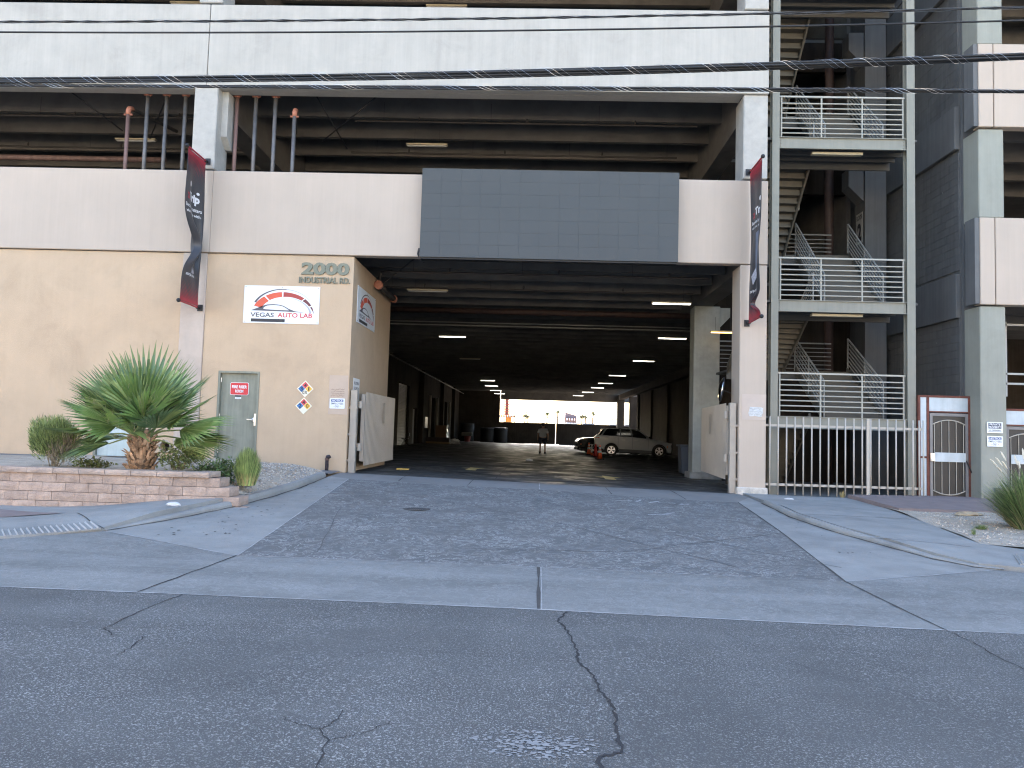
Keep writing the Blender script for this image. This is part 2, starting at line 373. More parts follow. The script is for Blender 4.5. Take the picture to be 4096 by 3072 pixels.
def SR(x,y): return G(x,y)+.03+.055*sm(10.0,11.4,y)*sm(8.5,6.0,x)*(1-sm(15,16.6,y)) 
struct(sheet('pavement', [(5.0,17.2),(5.08,16.16),(4.98,14.12),(5.16,12.6),(5.42,11.5),(5.63,10.64),(5.92,10.14),(6.2,10.06),(8.0,9.3),(16,8.6),(16,11.3),(7.18,11.3),(6.76,11.56),(7.41,15.7),(7.41,17.95),(5.0,17.95)], walk_m, 0, .5, SR, skirt=.1))
# grooved ramp panels
def domes(name, quad, H, n):
    a,b,c,d = [Vector(p) for p in quad]; p = struct(sheet(name, quad, walk_m, .012, .4, H, skirt=.02))
    mb = MB()
    for k in range(n):
        t = (k+.5)/n; u0,u1 = a.lerp(b,t),d.lerp(c,t); dd = (b-a).normalized()*.012
        mb.add([(q.x,q.y,H(q.x,q.y)+z) for q,z in ((u0-dd,.013),(u0+dd,.013),(u1+dd,.013),(u1-dd,.013),(u0,.03),(u1,.03))],[(0,1,4),(1,2,5,4),(2,3,5),(3,0,4,5)])
    mb.build('ridge', M('pale ridge concrete',(.36,.36,.35),.85), p)['kind'] = 'stuff'
domes('grooved_ramp', [(-8.2,8.67),(-6.05,10.29),(-5.74,9.95),(-7.88,8.2)], SL, 40)
domes('grooved_ramp', [(6.45,10.15),(9.4,9.2),(9.6,9.8),(6.75,10.75)], SR, 40)
# soil beds
def SOIL(x,y):
    hi = -.90+.03*math.sin(x*2.1+y); k = sm(-5.75,-4.75,x)
    return hi*(1-k)+(G(x,y)+.09)*k
struct(sheet('planter_soil', [(-16,12.45),(-5.45,12.45),(-5.1,12.4),(-4.87,13.0),(-4.85,13.5),(-4.77,14.8),(-4.77,16.3),(-4.8,17.2),(-16,17.2)], soil_m, 0, .35, SOIL, jit=.012))
struct(sheet('path', [(-16,17.2),(-4.62,17.2),(-4.6,18.0),(-16,18.0)], M('grey path concrete',(.17,.17,.168),.85,.12,1), 0, .6, lambda x,y: (G(x,y)+.035)*1.0 if x>-7 else -.935+(G(-7,17.6)+.035+.935)*sm(-9,-7,x)))
def SOILR(x,y): return G(x,y)+.05+.015*math.sin(3*x+2*y)
struct(sheet('roadside_soil', [(6.80,11.58),(7.18,11.32),(16,11.32),(16,15.9),(7.40,15.95)], soil_m, .02, .35, SOILR, jit=.012))
struct(sheet('red_paved_strip', [(7.43,15.45),(16,15.3),(16,18.6),(10.56,18.6),(7.43,17.9)], redpave_m, .11, .6, G, skirt=.14))
struct(sheet('red_paved_strip', [(-16,11.9),(-8.5,11.75),(-7.05,11.21),(-7.7,10.78),(-16,10.6)], redpave_m, .006, .5, SL))
# joints, cracks and paint (flat wear a few millimetres up)
for pts,wd,mt,par in (([(-5.68,9.95),(-3.44,8.82)],.022,joint_m,gutter),([(-3.44,8.82),(-.2,8.93),(.1,8.9),(3.63,8.81)],.02,joint_m,gutter),
        ([(3.63,8.81),(4.9,9.38),(6.0,9.9)],.02,joint_m,gutter),([(-3.44,8.82),(-3.69,11.89),(-4.08,16.72)],.022,joint_m,apron),
        ([(-3.44,8.82),(-3.5,7.8),(-3.56,6.8)],.02,crack_m,gutter),([(3.63,8.81),(3.62,7.6),(3.63,6.72)],.03,jdark_m,gutter),
        ([(4.39,16.13),(4.06,12.48),(3.63,8.81)],.03,jdark_m,apron),([(.11,8.9),(.09,6.83)],.035,jdark_m,gutter),([(.14,8.9),(.12,6.83)],.012,joint_m,gutter),
        ([(-4.0,16.7),(-1.82,16.48),(.26,16.56),(3.29,16.08),(4.39,16.11)],.02,joint_m,apron),
        (road_edge[1:-1],.03,joint_m,road),([(-4.6,17.93),(4.9,17.93)],.025,jdark_m,gfloor),
        ([(-2.98,16.75),(-3.05,19),(-3.3,28)],.02,jdark_m,gfloor),([(-1.42,16.6),(-1.38,17.95)],.02,jdark_m,gfloor),([(.18,16.6),(.19,17.95)],.02,joint_m,gfloor),
        ([(1.75,16.4),(1.74,17.95)],.025,jdark_m,gfloor),([(3.3,16.15),(3.28,17.95)],.025,jdark_m,gfloor),
        ([(-.9,18.2),(-.7,40)],.02,jdark_m,gfloor),([(-8.5,26),(10,26.4)],.03,jdark_m,gfloor),([(-8.5,38),(10,38)],.03,jdark_m,gfloor)):
    ribbon('joint', pts, wd, mt, .004, par, .012 if mt is crack_m else .004, sub=6)
ribbon('joint', [(-6.79,11.12),(-6.09,10.3),(-5.7,9.95)], .018, jdark_m, .005, road, H=SL, sub=3)
ribbon('joint', [(4.98,11.75),(6.45,11.2)], .03, joint_m, .005, road, H=SR, sub=3)
ribbon('joint', [(5.1,14.0),(7.0,14.1)], .02, jdark_m, .005, road, H=SR, sub=3)
CR = [[(.35,6.75),(.25,6.46),(.32,6.14),(.37,5.61),(.35,5.33),(.45,5.05),(.46,4.75),(.52,4.52),(.5,4.21),(.49,3.88),(.37,3.81),(.35,3.4),(.38,2.6)],
      [(-3.13,6.78),(-3.18,6.32),(-3.17,5.62),(-3.02,5.46)],[(-2.8,5.49),(-2.74,5.24),(-2.73,5.0)],[(-1.31,4.11),(-1.2,4.03),(-1.07,3.98),(-1.03,4.05),(-1.01,4.25)],
      [(-1.07,3.98),(-.99,3.85),(-.96,3.5),(-.98,2.9)],[(-.97,3.86),(-.85,3.95),(-.72,4.12)],[(3.63,6.72),(3.65,6.35),(3.6,5.93),(3.62,5.4)]]
for k,c in enumerate(CR): ribbon('crack', c, (.020,.010,.009,.007,.009,.006,.011)[k], crack_m, .004, road, .013, sub=7)
for c in ([(-2.44,4.24),(-1.53,4.68),(-1.22,5.15),(-.99,5.52),(-.72,6.22)],[(-3.17,5.62),(-2.2,5.9),(-1.2,6.5)],[(-4.6,5.6),(-3.17,5.62)],[(-1.0,5.5),(-.3,5.35),(.36,5.33)],[(1.6,6.3),(2.0,5.4),(2.6,4.8)]): ribbon('crack', c, .0035, crack_m, .004, road, .010, sub=10)
for c in ([(-3.2,12.6),(-2.6,9.2)],[(-3.3,15.4),(0.2,12.5),(2.6,9.3)],[(-2.6,12.4),(.4,13.4),(4.0,16)],[(-.8,9.8),(1.2,10.0),(3.8,12)],[(0,15),(1.6,12.2),(3.9,9.6)]):
    ribbon('crack', c, .016, M('faded tar seam',(.10,.10,.102),.85), .004, apron, .02, sub=10)
ap = lambda cx,cy,s=1: [(cx-.33*s,cy),(cx-.06*s,cy+.55*s),(cx-.06*s,cy+.2*s),(cx+.3*s,cy+.3*s),(cx+.33*s,cy-.1*s),(cx+.05*s,cy-.3*s),(cx,cy-.9*s),(cx-.14*s,cy-.3*s)]
sheet('painted_arrow', [(-2.2,23.2),(-1.95,23.5),(-1.98,24.0),(-1.65,23.6),(-1.45,23.4),(-1.68,23.0),(-1.66,22.1),(-1.98,22.2),(-1.95,23.0)], paint_y, .005, .5, parent=gfloor)
sheet('painted_arrow', [(1.85,22.2),(2.12,22.5),(2.15,23.1),(2.45,22.6),(2.68,22.3),(2.4,22.0),(2.38,21.1),(2.08,21.2),(2.1,22.0)], paint_y, .005, .5, parent=gfloor)
# worn paint traces near the gate
wp = M('worn white road paint', (.42,.42,.42), .8, .3, 8, speck=[(14,.5,(.12,.12,.122),.9)])
for x,y,a,l in ((1.9,15.4,.3,.35),(2.2,15.5,1.2,.4),(2.5,15.4,.9,.4),(2.75,15.35,.1,.35),(3.1,15.3,.7,.35),(3.1,15.3,2.4,.2),(2.35,13.6,.2,.5),(2.5,13.8,.9,.45)):
    dx,dy = math.cos(a)*l/2,math.sin(a)*l/2; ribbon('worn_marking',[(x-dx,y-dy),(x+dx,y+dy)],.07,wp,.005,apron,.01,sub=3)
mb = MB()
for k in range(400):
    a = random.uniform(0,6.283); q = random.random()**.8; x,y = .05+.34*q*math.cos(a), 3.93+.17*q*math.sin(a); r = random.uniform(.004,.013)
    mb.add([(x+r*math.cos(b)*random.uniform(.6,1.6), y+r*math.sin(b)*random.uniform(.5,1.2), G(x,y)+.004) for b in (0,1.05,2.1,3.14,4.2,5.2)],[tuple(range(6))])
mb.build('pale_scuff', M('pale road scuff',(.26,.265,.265),.9,.3,9), road)['kind'] = 'stuff'
# gum and oil spots on the margin
mb = MB()
for k in range(90):
    t = random.random(); y = 9.8+6.2*t; x = random.uniform(-5.0+.1*t,-4.0) if k<70 else random.uniform(3.9,4.9); r = random.uniform(.007,.018)
    mb.add([(x+r*math.cos(a)*random.uniform(.7,1.5),y+r*1.6*math.sin(a),G(x,y)+.006) for a in [i*math.pi/4 for i in range(8)]],[tuple(range(8))])
mb.build('spot', M('old gum',(.05,.05,.05),.8), gutter)['kind'] = 'stuff'
# manhole cover
mh = thing('manhole_cover', (-1.97,12.95,G(-1.97,12.95)), 'round dark iron manhole cover set in the driveway asphalt', 'manhole cover')
MB().lathe([(.235,.0),(.235,.006),(.2,.006)], wloc(mh), 28).build('rim', M('worn iron',(.09,.09,.09),.6,.2,9), mh)
mb = MB(); c = wloc(mh); mb.lathe([(.19,.0),(.19,.005),(.001,.005)], c, 28)
for k in range(-4,5): mb.box(c.x+k*.035-.006,c.x+k*.035+.006,c.y-.13,c.y+.13,c.z+.004,c.z+.009)
mb.build('lid', M('dark iron',(.05,.05,.05),.6,.2,9), mh)

# loose pebbles on the soil beds
pebm = [M('pale pebble',(.50,.45,.38),.9,.2,9),M('tan pebble',(.36,.29,.22),.9,.2,9),M('grey pebble',(.26,.25,.24),.9,.2,9)]
def pebbles(n, poly, H, r0, r1):
    xs=[q[0] for q in poly]; ys=[q[1] for q in poly]; mb=MB(); k=0
    while k < n:
        x,y = random.uniform(min(xs),max(xs)),random.uniform(min(ys),max(ys))
        if not inside((x,y),poly): continue
        k += 1; r = random.uniform(r0,r1); a = random.uniform(0,6.28); z = H(x,y)+.005; mb.k = random.randrange(3)
        c = [(x+r*math.cos(a+i*2.1)*random.uniform(.7,1.3), y+r*math.sin(a+i*2.1)*random.uniform(.7,1.3), z-.005) for i in range(3)]
        mb.add(c+[(x,y,z+r*.7)],[(0,1,3),(1,2,3),(2,0,3)])
    o = mb.build('gravel', pebm); o['kind'] = 'stuff'; return o
pebbles(2600, [(-5.5,12.5),(-5.1,12.5),(-4.87,13.0),(-4.85,13.5),(-4.77,14.8),(-4.77,16.3),(-4.8,17.1),(-8,17.1),(-6,14)], SOIL, .008,.035)
pebbles(2200, [(6.85,11.7),(7.2,11.4),(11,11.4),(11,15.2),(7.5,15.3)], lambda x,y: SOILR(x,y)+.02, .006,.026)
# ------------------------------------------------------------------ parking garage
gar = thing('parking_garage', (0,18.0,-1.4), 'long multi-storey concrete parking garage with a wide open drive-in entrance and tan ground floor', 'parking garage')
def bx(name, mat, parent, *d, bevel=0): return MB().box(*d).build(name, mat, parent, bevel=bevel)
XL, XR = -40.0, 5.54
YB = 88.0
# ground storey walls
dA = (-7.72,-6.70,-1.3,1.24); dB = (-10.72,-9.70,-1.3,.60)
HOLE = (-8.95,-.65,.16)
def stucco_front(x0,x1,holes): return wall('stucco_wall', stucco, gar, 'x', x0,x1,-1.6,4.13, 18.03,18.3, holes)
stucco_front(XL,-8.745,[dB,(-9.12,-8.78,-.82,-.48)])
stucco_front(-8.135,-4.5,[dA])
bx('pilaster', pil_m, gar, -8.74,-8.14,17.99,18.4,-1.6,4.135, bevel=.012)
# wall vent: round hole in a collar plate
mb = MB(); n = 24; c = (-8.95,-.65); sq = []
for k in range(n):
    a = 2*math.pi*k/n; m_ = max(abs(math.cos(a)),abs(math.sin(a))); sq.append((c[0]+.17*math.cos(a)/m_, c[1]+.17*math.sin(a)/m_))
ci = [(c[0]+.125*math.cos(2*math.pi*k/n), c[1]+.125*math.sin(2*math.pi*k/n)) for k in range(n)]
vs = [(x,18.03,z) for x,z in sq]+[(x,18.03,z) for x,z in ci]+[(x,18.28,z) for x,z in ci]
mb.add(vs, [(k,(k+1)%n,(k+1)%n+n,k+n) for k in range(n)]+[(k+n,(k+1)%n+n,(k+1)%n+2*n,k+2*n) for k in range(n)])
mb.build('vent_opening', stucco, gar)
MB().lathe([(.165,18.015),(.125,18.015),(.125,18.05),(.165,18.05),(.165,18.015)], (c[0],0,c[1]), 24, 'y', False).build('vent_collar', M('stucco collar',(.46,.40,.32),.9), gar)
bx('vent_back', black_m, gar, -9.2,-8.76,18.29,18.32,-.9,-.4)
# riser room: side and back
bx('side_wall', stucco, gar, -4.75,-4.5,18.301,22.8,-1.6,4.12)
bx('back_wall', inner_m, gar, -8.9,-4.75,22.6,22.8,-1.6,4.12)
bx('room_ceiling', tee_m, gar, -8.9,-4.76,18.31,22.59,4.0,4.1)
bx('wall_cap', M('dusty mortar',(.33,.31,.28),.95,.4,14,.5,40), gar, -8.1,-4.55,18.06,18.28,4.131,4.149)
# doors
def door(x0,x1,z0,z1,dm,fm,label,handle=True):
    d = bx('door', dm, gar, x0+.055,x1-.055,18.10,18.15,z0+.03,z1-.055, bevel=.004); d['label'] = label
    mb = MB(); mb.box(x0,x0+.05,18.015,18.16,z0,z1); mb.box(x1-.05,x1,18.015,18.16,z0,z1); mb.box(x0+.05,x1-.05,18.015,18.16,z1-.05,z1)
    mb.build('frame', fm, d)
    for zz in (.2,(z1-z0)*.47,z1-z0-.28): MB().tube([(x0+.052,18.085,z0+zz),(x0+.052,18.085,z0+zz+.11)],.013,8).build('hinge', chrome, d)
    if handle:
        mb = MB(); mb.tube([(x1-.13,18.10,z0+1.02),(x1-.13,18.03,z0+1.02),(x1-.27,18.025,z0+1.03)],.014,8); mb.lathe([(.045,18.10),(.045,18.085),(.02,18.075)],(x1-.13,0,z0+1.02),16,'y')
        mb.build('handle', chrome, d)
        mb = MB(); mb.box(x1-.085,x1-.04,18.005,18.02,z0+.88,z0+1.17); mb.box(x1-.105,x1-.06,18.03,18.05,z0+.97,z0+1.08); mb.build('latch_guard', chrome, d)
    return d
dfire = door(-7.72,-6.70,-.96,1.24,doorgreen,doorgreen,'weathered grey green steel door with red sign')
door(-10.72,-9.70,-.95,.60,doorpale,doorgreen,'pale green steel door behind the palm', False)
bx('door_sill', walk_m, gar, -7.74,-6.68,17.98,18.2,-1.25,-.955); bx('door_sill', walk_m, gar, -10.74,-9.68,17.98,18.2,-1.25,-.945)
# spandrel panels of every storey
def panel(x0,x1,z0,z1,m,y0=17.96,y1=18.22): return bx('spandrel_panel', m, gar, x0,x1,y0,y1,z0,z1, bevel=.012)
for k,(z0,z1) in enumerate([(4.15,6.20),(8.37,10.46),(12.6,14.7),(16.85,18.95),(21.1,23.2),(25.3,27.4)]):
    m_ = pink_m if k==0 else white_c; xj = -8.09 if k==0 else -8.385
    panel(XL,-21.8,z0,z1,m_); jg = .009 if k else .002; panel(-21.78,xj-jg,z0,z1,m_); panel(xj+jg,XR,z0,z1,m_)
    if k: 
        for a,b in ((XL,xj-.02),(xj+.02,XR-.6)): bx('panel_ledge', white_c, gar, a,b,18.221,18.5,z0,z0+.16)
    # columns between this panel and the next
    for x in (-22.3,-8.70,4.95):
        cx0,cx1 = x, x+.59
        mb = MB(); mb.box(cx0,cx1,18.0 if k else 18.02,18.75,z1+.07,z1+2.17-.001)
        o = mb.build('column', colc, gar, bevel=.02)
        if x < 4: MB().prism([(18.30,z1+2.16),(18.73,z1+2.16),(18.73,z1+.75),(18.6,z1+.75),(18.30,z1+1.0)],'x',cx1+.001,cx1+.16).build('corbel', colc, o)
# right entrance pilaster
o = MB().box(4.90,5.54,17.98,18.72,-1.6,4.135).build('pilaster', pink_m, gar, bevel=.015)
mb = MB(); pts = [(4.86,17.93),(5.58,17.93),(5.58,18.76),(4.86,18.76)]
mb.prism(pts,'z',-1.6,-1.2); mb.build('patched_footing', M('chipped plaster footing',(.50,.47,.42),.95,.3,6,.9,18,stain=.3), o, bevel=.02)
bx('paint_patch', M('salmon touch-up paint',(.49,.41,.345),.85,.05,3), o, 4.965,5.535,17.972,17.979,.40,1.01)
# faint paint-over patches on the tan wall
bx('paint_patch', M('tan touch-up paint',(.49,.385,.30),.9,.05,3), gar, -4.98,-4.52,18.022,18.029,.25,1.2)
def scribble(par, x0,x1,z0,z1,y,m,rows=4,r=.006):
    for k in range(rows):
        z = z0+(z1-z0)*(k+.5)/rows; pts = []
        for i in range(26):
            t = i/25; pts.append((x0+(x1-x0)*t, y, z+random.uniform(-.4,.4)*(z1-z0)/rows))
        MB().tube(pts, r, 4).build('graffiti_trace', m, par)
scribble(gar,-4.93,-4.60,.68,.88,18.02,M('faded brown scrawl',(.33,.25,.20),.9),4,.0045)
patch = M('pale grey paint-over',(.55,.57,.57),.8,.12,9,.3,30)
mb = MB(); pp = []
for i in range(22):
    a = 2*math.pi*i/22; m_ = max(abs(math.cos(a)),abs(math.sin(a))); rr = random.uniform(.86,1.08); pp.append((5.29+.17*math.cos(a)/m_*rr, .60+.115*math.sin(a)/m_*rr))
mb.prism(pp,'y',17.964,17.97); mb.build('paint_patch', patch, o)
scribble(o,5.14,5.44,.5,.7,17.962,M('grey scrawl under paint',(.42,.43,.44),.9),3,.004)
# floors, ceilings
LV = [(4.42,5.02),(8.67,9.27),(12.92,13.52),(17.17,17.77),(21.42,22.02)]      # tee stem bottom, flange underside
for k,(zb,zf) in enumerate(LV):
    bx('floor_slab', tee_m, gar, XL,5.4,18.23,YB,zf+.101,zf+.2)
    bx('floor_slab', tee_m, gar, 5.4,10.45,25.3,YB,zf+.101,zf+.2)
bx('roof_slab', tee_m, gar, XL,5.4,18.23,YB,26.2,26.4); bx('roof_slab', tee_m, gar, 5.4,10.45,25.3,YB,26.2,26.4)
def tee_mesh(x0,x1,zb,zf):
    mb = MB(); mb.box(x0,x1,-1.49,1.49,zf,zf+.1)
    for s_ in (-.75,.75): mb.prism([(s_-.075,zb),(s_+.075,zb),(s_+.11,zf-.001),(s_-.11,zf-.001)],'x',x0,x1)
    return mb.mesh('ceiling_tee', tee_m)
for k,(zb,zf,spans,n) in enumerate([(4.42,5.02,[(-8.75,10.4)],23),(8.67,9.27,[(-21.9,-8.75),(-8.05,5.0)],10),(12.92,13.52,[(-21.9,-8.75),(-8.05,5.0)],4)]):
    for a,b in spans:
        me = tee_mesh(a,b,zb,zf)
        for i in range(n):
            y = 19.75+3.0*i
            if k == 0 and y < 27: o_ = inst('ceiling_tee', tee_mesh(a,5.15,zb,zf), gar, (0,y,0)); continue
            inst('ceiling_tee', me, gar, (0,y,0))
# girders along the bays, with inner columns
for zb in (8.45,12.7):
    bx('girder', tee_m, gar, -8.72,-8.08,18.76,60,zb-.55,zb+.8); bx('girder', tee_m, gar, 5.0,5.5,18.76,60,zb-.55,zb+.8)
bx('girder', tee_m, gar, 5.2,5.8,18.73,25.2,4.25,5.0)
for z0,z1 in ((5.2,8.0),(9.4,12.2)):
    for x in (-8.7,4.95):
        c_ = bx('column', colc, gar, x+.05,x+.65,24.6,25.2,z0,z1-.12); bx('capital', colc, c_, x-.15,x+.85,24.5,25.3,z1-.119,z1-.001)
c_ = MB().box(5.2,6.05,24.55,25.2,-1.7,4.24).build('column', coolc, gar, bevel=.02)
MB().prism([(6.05,4.2),(6.38,4.2),(6.38,3.9),(6.05,3.55)],'y',24.6,25.15).build('corbel', coolc, c_)
MB().box(5.1,6.15,24.45,25.3,-1.7,-1.2).build('footing', kerb_m, c_, bevel=.03)
# inner side walls of the drive-through
roll = (48.4,52.6,-1.6,2.9); pd = (54.4,56.2,-1.6,1.4)
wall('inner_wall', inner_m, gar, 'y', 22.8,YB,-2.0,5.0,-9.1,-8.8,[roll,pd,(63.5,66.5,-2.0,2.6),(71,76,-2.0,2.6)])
bx('inner_wall', inner_m, gar, -9.6,-9.4,46,80,-2.0,4.4)
for y0 in (57.2,70,80): bx('wall_pier', inner_m, gar, -8.79,-8.45,y0,y0+.8,-2.0,4.41)
for y0 in (62.6,67.2,77.2): bx('door_post', M('pale door post',(.32,.29,.25),.8), gar, -8.79,-8.6,y0,y0+.18,-2.0,2.7)
rd = bx('roll_door', M('galvanised curtain',(.20,.195,.185),.5,.2,3,metal=.3), gar, -9.0,-8.97,48.42,52.58,-1.5,2.9)
me = MB().prism([(0,0),(.018,.02),(.026,.045),(.018,.075),(0,.095)],'y',48.45,52.55).mesh('door_slat', M('galvanised curtain',(.20,.195,.185)))
for k in range(42): inst('door_slat', me, rd, (-8.969,0,-1.45+k*.102))
bx('office_door', M('dark office door',(.05,.04,.035),.6), gar, -9.0,-8.95,54.45,56.15,-1.5,1.35)
bx('notice_board', sign_w, gar, -8.798,-8.77,60.6,62.1,-.05,.85)
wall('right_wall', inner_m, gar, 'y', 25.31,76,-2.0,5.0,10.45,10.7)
for y0 in (34,42,50,58,66,74): bx('wall_pier', inner_m, gar, 10.3,10.449,y0,y0+.5,-2.0,4.41)
bx('girder', inner_m, gar, 9.9,10.44,26,88,3.85,4.41); 
for x,y in ((9.75,87.2),(11.3,87.2),(10.2,79.5)): bx('column', inner_m, gar, x,x+.8,y,y+.7,-2.0,3.84)
# far end wall with the long opening
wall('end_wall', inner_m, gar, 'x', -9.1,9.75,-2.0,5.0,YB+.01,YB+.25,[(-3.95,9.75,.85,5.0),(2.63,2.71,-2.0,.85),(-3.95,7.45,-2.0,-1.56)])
bx('end_lintel', tee_m, gar, -3.9,14,YB+.02,YB+.24,3.55,5.0)
bx('end_wall', inner_m, gar, 9.76,14,YB+.01,YB+.25,-2.0,.8)
# walls added at back and sides to keep the upper decks dark
bx('upper_end_blocker', tee_m, gar, XL,10.45,61,61.3,5.21,26.19); bx('upper_side_blocker', tee_m, gar, XL-.3,XL-.01,18.3,61,-1.6,26.2)
bx('upper_side_blocker', tee_m, gar, 10.451,10.7,25.31,61,5.2,26.2)
# wall behind the stairs
wall('stair_back_wall', inner_m, gar, 'x', 6.06,10.44,-1.8,26.1,25.31,25.5,[(6.3,10.44,5.3,8.3),(6.3,10.44,9.6,12.6),(6.3,10.44,13.8,17)])
sc_ = bx('column', band_m, gar, 9.8,10.43,22.4,23.1,-1.6,26.0)
for z in (8.2,12.45): MB().prism([(9.8,z),(9.35,z),(9.35,z-.55),(9.8,z-1.0)],'y',22.5,23.0).build('corbel', band_m, sc_)
# ------------------------------------------------------------------ pipes
def T(name, pts, r, mat, label, cat, group=None, seg=8, parts=()):
    o = MB().tube(pts, r, seg).build(name, mat, smooth=True)
    return tag(o, label, cat, group)
risers = [(-10.70,7.98,0),(-10.21,8.5,1),(-9.71,8.5,1),(-9.21,8.5,1),(-7.86,8.5,1),(-7.37,8.5,1),(-6.86,8.5,1),(-6.35,8.0,0)]
rl = ['reddish riser pipe with an orange elbow, leftmost of the row above the pink panel','bare steel riser pipe next to the reddish elbow riser','bare steel riser pipe midway left of the banner column','bare steel riser pipe just left of the banner column',
      'reddish brown riser pipe just right of the banner column','bare steel riser pipe second right of the banner column','bare steel riser pipe third right of the banner column','bare steel riser pipe with an orange elbow right of the banner column']
for (x,zt,full),lb in zip(risers,rl):
    t = thing('riser_pipe', (x,18.62,5.3), lb, 'pipe', 'riser pipes beside the banner column')
    MB().tube([(x,18.62,5.3),(x,18.62,zt)],.05,10).build('pipe', pipe_red if x in (-10.70,-7.86) else pipe_m, t, smooth=True)
    if full:
        mb = MB(); mb.lathe([(.056,8.36),(.072,8.37),(.072,8.43),(.056,8.44)],(x,18.62,0),12); mb.box(x-.105,x+.105,18.60,18.64,8.38,8.42); mb.build('coupling', coup_m, t)
        MB().tube([(x,18.62,8.44),(x,18.62,8.66)],.05,10).build('upper_pipe', black_m, t)
    else:
        s_ = 1 if x < -8 else -1
        mb = MB(); mb.tube([(x,18.62,zt-.12),(x,18.62,zt),(x,18.66,zt+.06),(x+.02*s_,18.76,zt+.09)],.066,10); mb.box(x-.11,x+.11,18.6,18.64,zt-.14,zt-.1); mb.build('elbow', coup_m, t, smooth=True)
        MB().tube([(x+.02*s_,18.72,zt+.09),(x+.5*s_,20.2,zt+.09)],.05,10).build('branch_pipe', dpipe_m, t)
for k,(p0,p1,r) in enumerate([((-12.9,18.7,8.9),(-11.5,19.8,7.9),.022),((-9.6,18.7,8.9),(-11.0,20.3,7.9),.02),((-6.1,18.8,8.9),(-5.4,20.3,7.7),.02),((-3.9,18.7,8.8),(-6.0,20.0,7.8),.02)]):
    T('pipe_brace', [p0,p1], r, black_m, ['thin black brace rod left of the reddish elbow riser','thin black brace rod crossing behind the bare risers','thin black brace rod right of the orange elbow','slanting black brace rod rising right from the orange elbow'][k], 'brace', 'pipe braces on the first deck')
for (k,z,y,x0,x1,lb) in ((0,4.25,20.25,-4.2,4.7,'thin black sprinkler pipe nearest the entrance, under the ground storey ceiling'),(1,4.22,22.4,-8.2,4.7,'thin black sprinkler pipe second from the entrance ceiling edge'),
     (2,8.5,20.3,-21,-9.0,'thin black sprinkler pipe under the upper deck left of the banner column'),(3,8.5,20.3,-5.2,4.3,'thin black sprinkler pipe high under the upper deck above the grey screen'),
     (4,8.5,22.7,-5.9,4.2,'rust tinted sprinkler pipe lower under the upper deck above the grey screen'),(5,8.5,22.7,-21,-9,'thin black sprinkler pipe behind the lit housing on the upper deck left')):
    t = thing('sprinkler_pipe', (x0,y,z), lb, 'sprinkler pipe', 'sprinkler pipes under the decks')
    MB().tube([(x0,y,z),(x1,y,z)],.03,8).build('pipe', dpipe_m, t)
    for i in range(int((x1-x0)/3)+1):
        x = x0+.8+3*i
        if x < x1-.3: MB().tube([(x,y,z),(x,y,z+.55)],.006,5).build('hanger', dpipe_m, t)
        if x+1 < x1: MB().lathe([(.012,0),(.03,.04),(.03,.09),(.012,.12)],(x+1,y,z+.02),8).build('sprinkler_head', dpipe_m, t)
T('water_main', [(-8.3,26.5,4.2),(10.2,26.5,4.2)], .11, M('rust brown main',(.055,.032,.026),.6,.3,5), 'thick rust brown water main crossing under the entrance ceiling', 'water main', seg=12)
T('water_main', [(-21,21.6,7.75),(-11.2,21.6,7.75)], .08, pipe_red, 'reddish water main on the upper deck left of the risers', 'water main', seg=12)
for k,z in enumerate((4.28,4.16)):
    T('conduit', [(-8.3,30.0,z),(10.2,30.0,z)], .025, M('pale conduit',(.5,.48,.44),.5), ['upper of two pale conduits under the entrance ceiling','lower of two pale conduits under the entrance ceiling'][k], 'conduit', 'pale ceiling conduits')
T('wall_conduit', [(-8.2,24,4.05),(-8.2,87,4.05)], .05, M('dull conduit',(.12,.115,.10),.6), 'long pale conduit running back along the left inner wall top', 'conduit')
# red fire pipe by the corner of the riser room
t = thing('fire_pipe', (-4.4,20.4,3.9), 'dark fire pipe with orange end cap on the riser room side wall', 'fire pipe')
MB().tube([(-4.36,20.35,3.88),(-4.36,22.5,3.88)],.085,12).build('pipe', dpipe_m, t, smooth=True)
MB().lathe([(.06,20.24),(.12,20.25),(.12,20.36),(.09,20.38)],(-4.36,0,3.88),14,'y').build('end_cap', coup_m, t)
MB().lathe([(.09,22.44),(.115,22.46),(.115,22.56),(.06,22.58)],(-4.36,0,3.88),14,'y').build('coupling', coup_m, t)
MB().tube([(-4.36,20.45,3.88),(-4.36,20.45,4.27),(-4.0,20.26,4.27)],.035,8).build('branch_pipe', dpipe_m, t)
MB().tube([(-4.3,20.5,3.95),(-3.3,20.0,4.6)],.02,6).build('brace', dpipe_m, t)
# ------------------------------------------------------------------ strip lights
def lamp(x,y,z,lit,label,group,L_=1.22,mat=None):
    t = thing('strip_light', (x,y,z), label, 'strip light', group)
    bx('housing', lampbody, t, x-L_/2,x+L_/2,y-.07,y+.07,z+.02,z+.06)
    for dy in (-.03,.03): MB().tube([(x-L_/2+.03,y+dy,z),(x+L_/2-.03,y+dy,z)],.013,6).build('tube', mat or (lamp_m if lit else lampoff), t)
    for dx in (-L_*.3,L_*.3): MB().tube([(x+dx,y,z+.08),(x+dx,y,z+.5)],.005,4).build('hanger', dpipe_m, t)
right = [(4.2,23.2),(5.8,31.7),(6.1,42.0),(5.9,53.2),(5.9,62.0),(5.8,68.5),(5.5,76.5),(5.0,84.5)]
rlab = ['brightest strip light, closest under the right of the entrance ceiling','bright strip light second along the right row near the inner column','strip light third along the right row of the entrance ceiling','strip light fourth along the right row above the white SUV',
        'strip light fifth along the right row','strip light sixth along the right row','small strip light seventh along the right row by the bright opening','small strip light last of the right row above the bright opening']
for (x,y),lb in zip(right,rlab): lamp(x,y,4.05,True,'lit '+lb,'strip lights of the ground storey')
